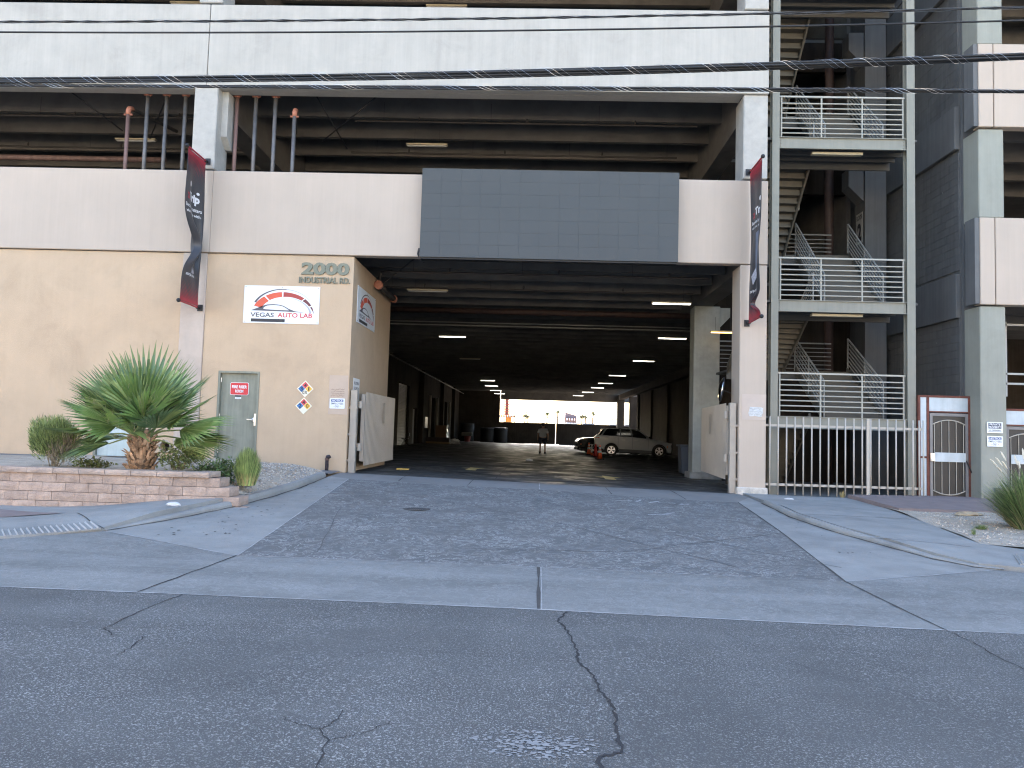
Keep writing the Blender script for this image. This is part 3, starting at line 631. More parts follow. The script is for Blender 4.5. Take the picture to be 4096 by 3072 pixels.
left = [(-3.7,33.0),(-3.9,62.5),(-4.0,70.0),(-4.0,78.0),(-3.9,85.0)]
llab = ['bright strip light nearest along the left row of the entrance ceiling','lit strip light second along the left row deep inside','lit strip light third along the left row deep inside','lit strip light fourth along the left row near the far wall','faint lit strip light last of the left row by the far opening']
for (x,y),lb in zip(left,llab): lamp(x,y,4.05,True,lb,'strip lights of the ground storey')
lamp(-3.8,43.5,4.05,False,'unlit strip light between the first two lit ones of the left row','strip lights of the ground storey')
lamp(-3.3,22.3,4.1,False,'unlit strip light near the riser room corner under the entrance ceiling','strip lights of the ground storey')
lamp(-3.36,21.55,8.3,False,'unlit strip light hanging over the grey screen on the upper deck','unlit strip lights of the upper decks')
lamp(-12.1,21.55,8.3,False,'unlit strip light hanging left of the risers on the upper deck','unlit strip lights of the upper decks')
lamp(-2.9,21.4,12.45,False,'unlit strip light at the top edge above the middle of the white panel','unlit strip lights of the upper decks')
lamp(-10.6,21.4,12.45,False,'unlit strip light at the top edge above the left of the white panel','unlit strip lights of the upper decks')
lamp(7.3,27.2,1.05,True,'amber strip light behind the lowest stair landing','amber stair lights',1.4,lampy_m)
lamp(6.0,24.0,3.3,True,'amber strip light beside the middle stair landing post','amber stair lights',.8,lampy_m)
# ------------------------------------------------------------------ grey screen
led = thing('led_screen', (.25,17.8,4.1), 'large blank dark grey electronic screen mounted across the pink panel over the entrance', 'led screen')
LX0,LX1,LZ0,LZ1 = -2.84,3.34,4.09,6.26
bx('cabinet', black_m, led, LX0+.02,LX1-.02,17.72,17.955,LZ0-.035,LZ1-.01)
nx,nz = 13,7; dx,dz = (LX1-LX0)/nx,(LZ1-LZ0)/nz
me = MB().box(.0010,dx-.0010,0,.05,.0010,dz-.0010).mesh('screen_panel', led_m)
for i in range(nx):
    for j in range(nz): inst('screen_panel', me, led, (LX0+i*dx,17.668+random.uniform(-.0008,.0008),LZ0+j*dz))
mb = MB()
for k in range(3): mb.tube([(LX0-.03-.02*k,17.93,4.36),(LX0-.06-.015*k,17.9,4.22),(LX0-.04,17.93,4.05),(LX0+.1,17.98,4.0)],.008,5)
mb.build('cable_tail', black_m, led)
# ------------------------------------------------------------------ lettering and signs
al = thing('address_lettering', (-5.2,18.03,3.4), 'raised grey green street number and street name on the tan wall', 'lettering')
def raised(txt, x0,x1,z0,z1, pname, y=18.028, ext=.035, bold=.03):
    vs,fs = text_geo(txt, x1-x0, z1-z0, ext, bold)
    me = bpy.data.meshes.new(pname); me.from_pydata([(x0+v[0], y-v[2], z0+v[1]) for v in vs], [], fs)
    bm = bmesh.new(); bm.from_mesh(me); bmesh.ops.remove_doubles(bm, verts=bm.verts, dist=1e-5); bm.verts.ensure_lookup_table()
    seen = set(); isl = []
    for v in bm.verts:
        if v.index in seen: continue
        st=[v]; cur=[]; seen.add(v.index)
        while st:
            q=st.pop(); cur.append(q.index)
            for e in q.link_edges:
                r=e.other_vert(q)
                if r.index not in seen: seen.add(r.index); st.append(r)
        isl.append(set(cur))
    for s_ in isl:
        idx = sorted(s_); mp = {a:i for i,a in enumerate(idx)}
        mb = MB(); mb.add([tuple(bm.verts[a].co) for a in idx], [tuple(mp[v.index] for v in f.verts) for f in bm.faces if f.verts[0].index in s_])
        mb.build(pname, letter_m, al)
    bm.free()
raised('2000', -5.79,-4.60,3.655,3.965,'numeral', bold=.045); raised('INDUSTRIAL RD.', -5.84,-4.575,3.45,3.60,'letter', bold=.02)

def board(name, F, w_, h_, label, cat, mat, thick=.012, r=.0, group=None, d=.016):
    t = thing(name, F.p(w_/2,0,0), label, cat, group)
    mb = MB(); pts = rrect(0,w_,0,h_,r) if r else [(0,0),(w_,0),(w_,h_),(0,h_)]
    F.poly(mb, pts, d, thick); mb.build('panel', mat, t)
    return t
def ink(F, t, name, mat, polys=(), texts=(), d=.0175):
    mb = MB()
    for p in polys: F.poly(mb, p, d)
    for (s_,a,b,w_,h_,bold) in texts: F.text(mb, s_, a,b,w_,h_, d, 0, bold)
    return mb.build(name, mat, t)
def arc(cx,cy,rx,ry,a0,a1,t0,t1,n=14):
    """ring sector of an ellipse, inner radius factor goes t0 -> t1"""
    o = []; i_ = []
    for k in range(n+1):
        q = k/n; a = math.radians(a0+(a1-a0)*q); o.append((cx+rx*math.cos(a),cy+ry*math.sin(a))); f_ = t0+(t1-t0)*q
        i_.append((cx+rx*f_*math.cos(a),cy+ry*f_*math.sin(a)))
    return o+i_[::-1]
def logo(F, W_, H_, label):
    t = board('company_sign', F, W_, H_, label, 'sign', sign_w, .02, 0, 'company signs on the riser room')
    U,V = W_/1.058,H_/.525
    def q(pts): return [((x)*U,(y)*V) for x,y in pts]
    # unit layout measured in panel thousandths (u 0..1.058, v 0..0.525)
    ol = arc(.575,.115,.43,.355,168,18,.955,.985,26)
    sw = q(arc(.545,.17,.435,.315,157,84,.93,.965,18)); sw2 = q(arc(.545,.17,.435,.315,84,20,.965,.998,18))
    ink(F,t,'outer_arc',sign_grey,[sw]); ink(F,t,'outer_arc',s_gy,[sw2],d=.0172)
    S_ = [(.55,.13,.435,.31,159,128,.74,.74,s_or),(.55,.13,.435,.31,125,93,.755,.775,s_or),(.55,.13,.435,.31,90,47,.78,.86,s_rd),(.55,.13,.435,.31,45,24,.87,.92,s_mr),(.55,.13,.435,.31,21,3,.93,.995,s_mr)]
    for a in S_: ink(F,t,'gauge_segment',a[8],[q(arc(*a[:8]))])
    ink(F,t,'inner_arc',s_gy,[q(arc(.55,.12,.405,.25,75,8,.985,.93,16))],d=.0172)
    body = [(.10,.175),(.15,.195),(.20,.215),(.27,.245),(.33,.262),(.42,.268),(.50,.262),(.56,.248),(.64,.205),(.72,.175),(.86,.158),(.62,.167),(.30,.172)]
    ink(F,t,'car_outline',sign_grey,[q(body)])
    ink(F,t,'car_window',sign_w,[q([(.275,.205),(.29,.225),(.33,.245),(.42,.255),(.50,.25),(.55,.238),(.60,.212),(.64,.186),(.45,.188),(.30,.195)])],d=.0185)
    ink(F,t,'lettering',sign_grey,(),[('VEGAS',.10*U,.085*V,.33*U,.062*V,.02)]); ink(F,t,'lettering',s_red,(),[('AUTO LAB',.48*U,.085*V,.485*U,.065*V,.02)])
    ink(F,t,'black_bar',sign_dk,[q([(.11,.018),(.585,.018),(.585,.062),(.11,.062)])])
    mb = MB()
    for a,b in ((.02,.02),(1.038,.02),(.02,.505),(1.038,.505),(.53,.505)):
        F.poly(mb, [(a*U+.012*math.cos(k*math.pi/4), b*V+.012*math.sin(k*math.pi/4)) for k in range(8)], .021, .006)
    mb.build('screw', M('screw steel',(.3,.3,.3),.4,metal=.8), t)
logo(FRONT(-7.18,18.03,2.435), 1.87, .925, 'wide white company sign with red gauge arc facing the street')
logo(Face((-4.5,18.5,2.595),(0,1,0),(1,0,0)), 2.08, .925, 'white company sign with red gauge arc facing the entrance drive, on the side wall')
# fire riser room sign on the door
F = FRONT(-7.44,18.10,.655); t = board('door_sign', F, .46,.31,'red rounded sign reading FIRE RISER ROOM on the grey green door','sign',sign_w,.008,.04,d=.012)
ink(F,t,'red_field',s_red,[rrect(.01,.45,.01,.30,.035)],d=.0135); ink(F,t,'lettering',sign_w,(),[('FIRE RISER',.045,.165,.37,.075,.03),('ROOM',.13,.06,.20,.075,.03)],d=.015)
F = FRONT(-7.31,18.10,.565); t = board('door_placard', F, .15,.085,'small dark and white placard just under the red door sign','placard',sign_w,.004,.0,d=.006)
ink(F,t,'dark_band',sign_dk,[[(.0,.045),(.15,.045),(.15,.085),(.0,.085)]],[('NOTICE',.02,.012,.10,.02,.02)],d=.0075)
# hazard diamonds
def diamond(cx,cz,r,tx,label):
    F = FRONT(cx,18.03,cz); t = thing('hazard_diamond',(cx,18.03,cz-r),label,'hazard sign','hazard diamonds on the tan wall')
    D = lambda a,b,s_: [(a,b-s_),(a+s_,b),(a,b+s_),(a-s_,b)]
    mb = MB(); F.poly(mb,D(0,0,r),.012,.008); mb.build('panel',s_cream,t)
    g = r*.43; q = r*.41
    ink(F,t,'red_field',M('sign soft red',(.60,.07,.09),.5),[D(0,g,q)],d=.0135); ink(F,t,'blue_field',s_blue,[D(-g,0,q)],d=.0135); ink(F,t,'yellow_field',s_yel,[D(g,0,q)],d=.0135)
    ink(F,t,'white_field',s_cream,[D(0,-g,q)],d=.0135)
    L_ = []
    for s_,(a,b) in zip(tx,((0,g),(-g,0),(g,0),(0,-g))):
        if s_: wd = .065*len(s_) if s_!='1' else .03; L_.append((s_,a-wd/2,b-.045,wd,.09,.02))
    ink(F,t,'lettering',sign_dk,(),L_,d=.015)
diamond(-5.565,.85,.205,('4','3','1','0X'),'hazard diamond marked 4 3 1 and 0X, upper of two on the tan wall')
diamond(-5.585,.435,.205,('4','2','0',''),'hazard diamond marked 4 2 0 with blank white corner, lower of two')
def notice(F, label):
    t = board('notice_sign', F, .37,.25,label,'sign',sign_w,.006,.02,'NOTICE EMPLOYEES ONLY signs',d=.01)
    ink(F,t,'blue_band',s_navy,[rrect(.035,.335,.165,.225,.012)],d=.0115); ink(F,t,'lettering',sign_w,(),[('NOTICE',.055,.173,.26,.044,.03)],d=.013)
    ink(F,t,'lettering',M('notice ink',(.08,.11,.16),.5),[[(.105,.045),(.117,.045),(.117,.057),(.105,.057)],[(.255,.045),(.267,.045),(.267,.057),(.255,.057)]],[('EMPLOYEES',.035,.1,.30,.045,.01),('ONLY',.135,.03,.10,.048,.01)],d=.0115)
notice(FRONT(-4.95,18.022,.39),'white NOTICE EMPLOYEES ONLY sign on the tan wall below the brown scrawl')
# side sign, partly hidden behind the gate post
F = Face((-4.5,18.42,.62),(0,1,0),(1,0,0)); t = board('no_loitering_sign', F, .66,.56,'white sign about loitering on the side wall behind the left gate post','sign',sign_w,.006,.02,d=.01)
ink(F,t,'lettering',M('notice ink',(.08,.11,.16)),(),[('NO LOITERING',.08,.40,.5,.075,.03),('IS ALLOWED ON',.06,.27,.54,.075,.03),('OR IN FRONT OF',.06,.14,.54,.075,.03)],d=.0115)
# pipe stub by the wall foot
t = thing('vent_pipe',(-4.92,17.93,-1.12),'short dark rusty vent pipe bent at the top beside the tan wall corner','pipe')
mb = MB(); mb.tube([(-4.93,17.93,-1.2),(-4.93,17.93,-.82),(-4.915,17.90,-.77),(-4.87,17.86,-.76),(-4.85,17.84,-.79)],.042,10); mb.build('pipe', M('rusty dark pipe',(.05,.04,.045),.7,.5,12), t, smooth=True)
MB().lathe([(.05,-.86),(.055,-.85),(.055,-.81),(.05,-.8)],(-4.93,17.93,0),12).build('collar', pipe_red, t)

# ------------------------------------------------------------------ banners
ban_m = M('black banner vinyl',(.045,.045,.05),.42,.1,3); ban_r = M('banner red print',(.34,.035,.05),.5,.1,6); ban_w = M('banner white print',(.65,.65,.66),.5,.05,6)
ban_b = M('banner blue grey print',(.12,.15,.21),.45,.15,3)
def banner(x, zt, zb, label, words, twist, side):
    t = thing('street_banner', (x,17.97,zb), label, 'banner', 'street banners beside the entrance')
    H_ = zt-zb
    def B(s_, v):           # s 0 wall edge..1 outer edge, v 0 top..1 bottom
        z = zt-.03-(H_-.06)*v; L_ = .93; pin = 0
        if twist: pin = .70*math.exp(-((v-.60)/.14)**2)
        else: pin = .12*math.exp(-((v-.55)/.3)**2)+.55*math.exp(-((v-.90)/.045)**2)*s_
        y = 17.90-(L_*(1-pin))*s_
        bl = math.sin(math.pi*s_)*(.07+.05*math.sin(5*v+1))*math.sin(math.pi*v)*side
        fold = (.16*math.sin(2*math.pi*s_)*pin*1.4)*side + .035*math.sin(9*s_+4*v)*math.sin(math.pi*v)
        return Vector((x+bl+fold+.05*side*pin*s_, y, z))
    NS,NV = 22,90
    mb = MB(); mb.add([B(i/NS,j/NV) for j in range(NV+1) for i in range(NS+1)], [(j*(NS+1)+i,j*(NS+1)+i+1,(j+1)*(NS+1)+i+1,(j+1)*(NS+1)+i) for j in range(NV) for i in range(NS)])
    o = mb.build('cloth', ban_m, t, smooth=True); so_ = o.modifiers.new('thickness','SOLIDIFY'); so_.thickness = .003; so_.offset = 0
    def nrm(s_,v):
        a = B(min(1,s_+.01),v)-B(max(0,s_-.01),v); b = B(s_,min(1,v+.005))-B(s_,max(0,v-.005)); n_ = a.cross(b).normalized()
        return n_
    def on(s_,v,d=.005):
        out = []; b_ = B(s_,v); n_ = nrm(s_,v)
        return b_-n_*d*side, b_+n_*d*side
    def printed(name, mat, quads, d=.005, face=1):
        mb = MB()
        for q in quads:
            for sgn in ((1,) if face==1 else (1,-1)):
                vs = [B(min(1,max(0,a)),b)+nrm(min(1,max(0,a)),b)*d*sgn*-side for a,b in q]; mb.add(vs,[tuple(range(len(q)))])
        o_ = mb.build(name, mat, t); o_['kind'] = 'stuff' if name == 'halftone' else 'thing'
        if name != 'halftone': del o_['kind']
        return o_
    # red halftone ends: rows of dots that thin out
    for v0,sg in ((0.0,1),(1.0,-1)):
        quads = []
        quads += [[(a/12,v0+sg*.002),((a+1)/12,v0+sg*.002),((a+1)/12,v0+sg*.022),(a/12,v0+sg*.022)] for a in range(12)]
        for r in range(18):
            k = 1-r/18; vv = v0+sg*(.026+r*.0085); k = k**1.6; hw = .024*k+.004; hh = .0034*k+.0003
            for c in range(16):
                s_ = (c+.5)/16; quads.append([(s_-hw,vv-hh*sg),(s_+hw,vv-hh*sg),(s_+hw,vv+hh*sg),(s_-hw,vv+hh*sg)])
        printed('halftone', ban_r, quads, .004, 2)
    # lettering wrapped on the cloth; the readable face looks along -side
    def words_on(txt, s0,s1,v0,v1, mat, bold=.02, sgn=1):
        vs,fs = text_geo(txt,1,1,0,bold,2)
        bm = bmesh.new(); 
        for v in vs: bm.verts.new((v[0],v[1],0))
        bm.verts.ensure_lookup_table()
        for f_ in fs:
            try: bm.faces.new([bm.verts[i] for i in f_])
            except ValueError: pass
        bmesh.ops.subdivide_edges(bm, edges=[e for e in bm.edges if e.calc_length()>.12], cuts=2, use_grid_fill=False); bmesh.ops.triangulate(bm, faces=bm.faces)
        mb = MB(); P_ = []
        for v in bm.verts:
            a = s0+(s1-s0)*v.co.x; b = v1+(v0-v1)*v.co.y; P_.append(B(a,b)+nrm(a,b)*.006*sgn*-side)
        mb.add(P_, [tuple(q.index for q in f_.verts) for f_ in bm.faces]); bm.free(); mb.build('lettering', mat, t)
    for wd in words: words_on(*wd)
    # rods, finials, brackets
    for z in (zt,zb):
        MB().tube([(x,17.95,z),(x,16.93,z+.012)],.022,8).build('rod', ban_r if True else black_m, t)
        f_ = MB(); f_.lathe([(.0,-.05),(.035,-.04),(.05,0),(.035,.04),(0.001,.05)],(x,16.91,z+.012),12,'y'); f_.build('finial', black_m, t, smooth=True)
        br = MB(); br.box(x-.03 if side<0 else x-.10,x+.10 if side<0 else x+.03,17.945,17.957,z-.08,z+.08); br.tube([(x,17.95,z),(x,17.86,z)],.04,8); br.build('bracket', black_m, t)
    return printed
# s runs wall -> street; the left banner is read from its right face (street side on the left), the right one from its left face
pl = banner(-8.27,6.42,2.76,'twisted black banner with red ends on the column left of the riser room door',
    [('z',.86,.70,.275,.315,ban_r,.05,1),('Trip',.68,.16,.255,.33,ban_w,.05,1),('Because it matters',.93,.08,.345,.37,ban_w,.02,1),('who you ride with.',.93,.08,.385,.41,ban_w,.02,1),('ztrip.com',.8,.25,.80,.825,ban_w,.02,1)], True, -1)
for (s0,s1,v0,v1) in ((.70,.55,.185,.225),(.28,.18,.235,.255),(.5,.3,.56,.60)):
    pl('printed_shape', ban_w, [[((s0+s1)/2+(s1-s0)/2*math.cos(a), (v0+v1)/2+(v1-v0)/2*math.sin(a)) for a in [i*math.pi/5 for i in range(10)]]], .006)
pl('printed_shape', M('banner pale photo print',(.45,.45,.50),.5,.4,20), [[(.75,.73),(.3,.72),(.25,.79),(.55,.80)]], .005)
pr = banner(5.09,6.40,2.71,'black banner with red ends on the pink pilaster right of the entrance',
    [('z',.10,.24,.285,.32,ban_r,.05,1),('Trip',.28,.92,.26,.325,ban_w,.05,1),('Because it matters',.06,.95,.34,.363,ban_w,.02,1),('who you ride with.',.06,.95,.375,.40,ban_w,.02,1),('ztrip.com',.1,.7,.80,.825,ban_w,.02,1)], False, 1)
for (s0,s1,v0,v1) in ((.6,.75,.205,.235),(.5,.7,.455,.485)):
    pr('printed_shape', ban_w, [[((s0+s1)/2+(s1-s0)/2*math.cos(a), (v0+v1)/2+(v1-v0)/2*math.sin(a)) for a in [i*math.pi/5 for i in range(10)]]], .006)
pr('printed_shape', ban_b, [[(.40,.43),(.62,.42),(.72,.55),(.80,.70),(.45,.70),(.42,.55)]], .005)
pr('printed_shape', M('banner pale photo print',(.45,.45,.50)), [[(.2,.71),(.7,.66),(.85,.72),(.6,.735),(.3,.77)]], .006)

# ------------------------------------------------------------------ gates
def gate(x0,y0,x1,y1,z0,z1,label,flip):
    t = thing('gate_leaf', ((x0+x1)/2,(y0+y1)/2,z0), label, 'gate', 'open entrance gate leaves')
    a = Vector((x0,y0,0)); b = Vector((x1,y1,0)); d = (b-a); L_ = d.length; u = d.normalized(); n_ = Vector((u.y,-u.x,0))*flip; ang = math.atan2(u.y,u.x)
    N_ = 27; st = L_/N_
    me = MB().prism([(0,.0),(st*.04,.009),(st*.54,.009),(st*.58,.0),(st*.58,-.004),(0,-.004)],'z',0,z1-z0).mesh('slat', gate_m)
    for k in range(N_):
        o = inst('slat', me, t, tuple(a+u*(k*st)+Vector((0,0,z0))), (0,0,ang), (1,-flip,1))
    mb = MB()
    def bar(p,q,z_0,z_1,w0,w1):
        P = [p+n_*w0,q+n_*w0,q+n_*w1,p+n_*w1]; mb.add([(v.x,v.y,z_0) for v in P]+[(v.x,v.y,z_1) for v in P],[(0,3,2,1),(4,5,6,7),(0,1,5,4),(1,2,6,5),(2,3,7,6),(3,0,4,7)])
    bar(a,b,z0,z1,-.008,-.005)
    mb.build('gap_shade_sheet', gap_shade_m, t)  # dark sheet added behind the slats, shade of the gaps as colour
    mb = MB(); 
    for zz in (z0+.10,z1-.18): bar(a-u*.02,b,zz,zz+.07,-.07,-.012)
    bar(a-u*.11,a-u*.02,z0+.12,z1-.06,-.09,0.0); bar(b-u*.06,b,z0,z1,-.071,-.013)
    mb.build('frame', post_m, t)
    pl_ = MB(); c = a+u*L_*.52; P = [c+n_*.027,c+u*.27+n_*.027,c+u*.27+n_*.034,c+n_*.034]
    zc = z1-.75; pl_.add([(v.x,v.y,zc) for v in P]+[(v.x,v.y,zc+.55) for v in P],[(0,3,2,1),(4,5,6,7),(0,1,5,4),(1,2,6,5),(2,3,7,6),(3,0,4,7)]); pl_.build('lock_plate', post_m, t)
    return t
gate(-4.20,18.62,-4.20,22.55,-1.0,.84,'cream ribbed steel gate leaf swung open along the tan side wall',1)
gate(4.70,18.42,5.02,22.5,-1.05,.80,'cream ribbed steel gate leaf swung open beside the grey concrete column',-1)
def gatepost(x,y,z0,z1,w_,label,dx):
    t = thing('gate_post',(x,y,z0),label,'gate post','entrance gate posts')
    bx('post', post_m, t, x-w_,x+w_,y-w_,y+w_,z0,z1,bevel=.006)
    for z in (z0+.32,z0+.95,z0+1.6): bx('strap', post_m, t, x-w_-.05*(dx>0)-.012,x+w_+.05*(dx<0)+.012,y-w_-.012,y-w_*.2,z,z+.05)
    for z in (-.62,.42): MB().tube([(x+dx*(w_+.05),y+.1,z),(x+dx*(w_+.05),y+.1,z+.18)],.05,10).build('hinge', post_m, t)
gatepost(-4.39,18.2,-1.2,.86,.08,'cream square gate post at the tan wall corner',1)
gatepost(4.79,18.16,-1.37,.80,.075,'cream square gate post at the pink pilaster',-1)
t = thing('convex_mirror',(4.68,18.75,.6),'round convex traffic mirror seen nearly edge on above the right gate leaf','mirror')
mb = MB(); mb.lathe([(.30,0),(.28,-.03),(.22,-.06),(.12,-.08),(.001,-.085)],(0,0,0),24,'x'); mb.build('dome', M('mirror',(.8,.8,.82),.03,metal=1.0), t, local=True, smooth=True).location = (0,0,.55)
mb = MB(); mb.lathe([(.315,-.012),(.315,.015),(.30,.02),(.001,.04)],(0,0,0),24,'x'); mb.build('shell', black_m, t, local=True).location = (0,0,.55)
MB().tube([(4.68,18.75,1.15),(4.95,18.74,1.05)],.015,6).build('arm', black_m, t); t.rotation_euler = (0,0,0)
for o in t.children:
    if o.name.startswith(('dome','shell')): o.rotation_euler = (0,math.radians(8),math.radians(-9))

# ------------------------------------------------------------------ picket fence across the stairwell
fn = thing('picket_fence',(7.4,18.15,-1.42),'cream steel bar fence across the foot of the open stair tower','fence')
for z in (.29,-1.12): bx('rail', fence_m, fn, 5.55,9.27,18.13,18.17,z-.028,z+.028)
me = MB().tube([(0,0,0),(0,0,1.86)],.0185,8).mesh('picket', fence_m, smooth=True)
xs = [5.67+.1985*k for k in range(18)]; xs = [x for x in xs]+[9.29,9.19,9.05]
for x in xs: inst('picket', me, fn, (x,18.105,-1.36))
bx('post', fence_m, fn, 7.99-.035,7.99+.035,18.095,18.128,-1.42,.5)

# ------------------------------------------------------------------ security doors
def secdoor(x0,x1,y,z0,zt,ztop,label,side_panel,lock=True):
    t = thing('security_door',((x0+x1)/2,y,z0),label,'security door','security doors by the right building')
    mb = MB(); wv = .05
    mb.box(x0-.06,x0,y-.02,y+.06,z0,ztop); mb.box(x1,x1+.06,y-.02,y+.06,z0,ztop); mb.box(x0-.26 if side_panel else x0-.06,x1+.06,y-.021,y+.061,ztop,ztop+.05)
    mb.box(x0,x1,y-.02,y+.06,zt+.02,zt+.05)
    if side_panel: mb.box(x0-.26,x0-.21,y-.02,y+.06,z0,ztop); mb.box(x0-.21,x0-.06,y-.015,y+.05,z0+1.0,z0+1.05)
    mb.build('rusty_frame', rust_m, t)
    bx('transom_panel', zinc_m, t, x0,x1,y-.005,y+.03,zt+.051,ztop-.001)
    if side_panel: bx('side_panel', zinc_m, t, x0-.209,x0-.061,y-.005,y+.03,z0+.02,ztop-.001)
    leaf = MB(); leaf.box(x0+.01,x0+.075,y-.03,y+.02,z0+.02,zt); leaf.box(x1-.075,x1-.01,y-.03,y+.02,z0+.02,zt); leaf.box(x0+.075,x1-.075,y-.03,y+.02,zt-.07,zt); leaf.box(x0+.075,x1-.075,y-.03,y+.02,z0+.02,z0+.10)
    lf = leaf.build('door_leaf', M('bronze door frame',(.20,.19,.185),.5,.1,4), t)
    bx('mesh_screen', mesh_m, lf, x0+.076,x1-.076,y-.004,y+.004,z0+.101,zt-.071)
    n_ = 5; 
    for k in range(n_):
        x = x0+.12+(x1-x0-.24)*k/(n_-1); c = 1-((2*k/(n_-1)-1)**2); MB().tube([(x,y-.02,z0+.24-.11*c),(x,y-.02,zt-.27+.10*c)],.0085,6).build('bar', M('cream door bar',(.42,.39,.33),.5), lf)
    for sg,zz in ((1,zt-.27),(-1,z0+.24)):
        MB().tube([(x0+.08+(x1-x0-.16)*k/14,y-.02,zz+sg*.105*(1-(2*k/14-1)**2)) for k in range(15)],.014,6).build('arched_rail', M('cream door bar',(.42,.39,.33)), lf)
    bx('push_plate', zinc_m, lf, x0+.11,x1-.078,y-.045,y-.031,z0+.93,z0+1.15)
    if lock:
        mb = MB(); mb.box(x0+.005,x0+.10,y-.065,y-.031,z0+.94,z0+1.13); mb.tube([(x0+.05,y-.07,z0+.97),(x0+.05,y-.1,z0+.97)],.022,8); mb.box(x0+.035,x0+.07,y-.075,y-.066,z0+1.0,z0+1.1); mb.build('lock_box', chrome, lf)
        MB().tube([(x1-.07,y-.05,z0+.97),(x1+.05,y-.06,z0+.68)],.014,6).build('closer_rod', black_m, lf)
    return t
secdoor(9.60,10.53,18.45,-1.40,.70,1.08,'dark mesh security door with arched cream bars and rusty frame beside the stair tower',True)
secdoor(11.32,12.3,18.30,-1.40,.42,.80,'dark mesh security door at the right edge behind the tall grass',False,False)
for lab,z0,kind in (('white and dark blue PRIVATE PROPERTY sign on the grey green column',.25,0),('white NOTICE EMPLOYEES ONLY sign on the grey green column below the private property sign',-.07,1)):
    F = FRONT(10.70,17.985,z0)
    if kind: notice(F,lab)
    else:
        t = board('private_property_sign',F,.37,.26,lab,'sign',sign_w,.006,.01,d=.01)
        ink(F,t,'dark_field',M('notice navy black',(.02,.03,.06),.5),[[(.035,.105),(.335,.105),(.335,.235),(.035,.235)],[(.03,.03),(.34,.03),(.34,.037),(.03,.037)]],[('NO TRESPASSING',.05,.05,.27,.03,.02)],d=.0115)
        ink(F,t,'lettering',sign_w,(),[('PRIVATE',.06,.178,.25,.047,.03),('PROPERTY',.045,.115,.28,.047,.03)],d=.013)

# ------------------------------------------------------------------ stair tower
st = thing('stair_tower',(7.5,18.6,-1.45),'open steel stair tower with railed landings between the two garages','stair tower')
for x0,x1 in ((5.80,5.98),(9.12,9.32)):
    mb = MB(); mb.box(x0,x1,18.5,18.515,-1.5,26); mb.box(x0,x1,18.685,18.7,-1.5,26); mb.box(x0+.07,x0+.11,18.516,18.684,-1.5,26); mb.build('post', steel_m, st)
LAND = [.53,3.41,7.53,11.78,16.0,20.2]
bolt = MB().lathe([(.016,0),(.016,-.014),(.001,-.018)],(0,0,0),8,'y').mesh('bolt', steel_m)
for k,z in enumerate(LAND):
    b = MB(); b.box(5.985,9.115,18.545,18.56,z-.295,z); b.box(5.985,9.115,18.5,18.544,z-.018,z); b.box(5.985,9.115,18.5,18.544,z-.295,z-.277)
    bo = b.build('landing_beam', steel_m, st)
    for x in (6.03,9.07):
        for dz in (.07,.15,.23): inst('bolt', bolt, bo, (x,18.544,z-dz))
    d = MB(); d.box(5.7,9.4,18.561,20.0,z-.06,z-.005); 
    for y in (18.9,19.3,19.7): d.box(5.7,9.4,y,y+.05,z-.16,z-.061)
    d.build('landing_deck', M('dark deck steel',(.09,.09,.085),.7), st)
    bx('landing_rear_beam', M('dark deck steel',(.09,.09,.085)), st, 5.7,9.4,20.0,20.06,z-.28,z)
    if k > 3: continue
    rl_ = bx('railing', rail_m, st, 5.99,9.11,18.57,18.62,z+1.045,z+1.085)
    for j in range(7): MB().tube([(6.06,18.595,z+.13+.128*j),(9.08,18.595,z+.13+.128*j)],.017,6).build('railing_bar', rail_m, rl_)
    for x in (6.05,7.05,8.06,9.07): MB().tube([(x,18.595,z),(x,18.595,z+1.045)],.022,6).build('railing_post', rail_m, rl_)
    if k in (1,2): bx('light_housing', lampbody, st, 6.87,8.13,18.70,18.83,z-.36,z-.30)
BK = [(-1.4+.0,0),(1.97,1),(5.42,2),(9.65,3),(13.9,4)]
MID = [-1.42,1.97,5.42,9.65,13.9]
def flight(x0,x1,ya,za,yb,zb,n,rails):
    """steps climb from (ya,za) to (yb,zb)"""
    dy,dz = (yb-ya)/n,(zb-za)/n
    sm_ = MB().box(x0,x1,-abs(dy)*.62,abs(dy)*.62,-.045,0).add([(x0,-abs(dy)*.6*math.copysign(1,dy),-dz),(x1,-abs(dy)*.6*math.copysign(1,dy),-dz),(x1,-abs(dy)*.6*math.copysign(1,dy),0),(x0,-abs(dy)*.6*math.copysign(1,dy),0)],[(0,1,2,3)]).mesh('stair_tread', stairtread_m)
    for i in range(n): inst('stair_tread', sm_, st, (0,ya+dy*(i+.5),za+dz*(i+1)))
    for x in (x0-.05,x1+.0):
        mb = MB(); P = [(ya,za-.12),(yb,zb-.12),(yb,zb+.14),(ya,za+.14)]; mb.prism(P,'x',x,x+.05); mb.build('stringer', stairtread_m, st)
    for x in rails:
        o = MB().tube([(x,ya,za+1.0),(x,yb,zb+1.0)],.024,6).build('stair_railing', M('dull railing paint',(.30,.30,.28),.5), st)
        for j in range(6): MB().tube([(x,ya,za+.25+.125*j),(x,yb,zb+.25+.125*j)],.016,5).build('railing_bar', M('dull railing paint',(.30,.30,.28)), o)
        for q in (0,.5,1): MB().tube([(x,ya+(yb-ya)*q,za+(zb-za)*q),(x,ya+(yb-ya)*q,za+(zb-za)*q+1.0)],.022,6).build('railing_post', M('dull railing paint',(.30,.30,.28)), o)
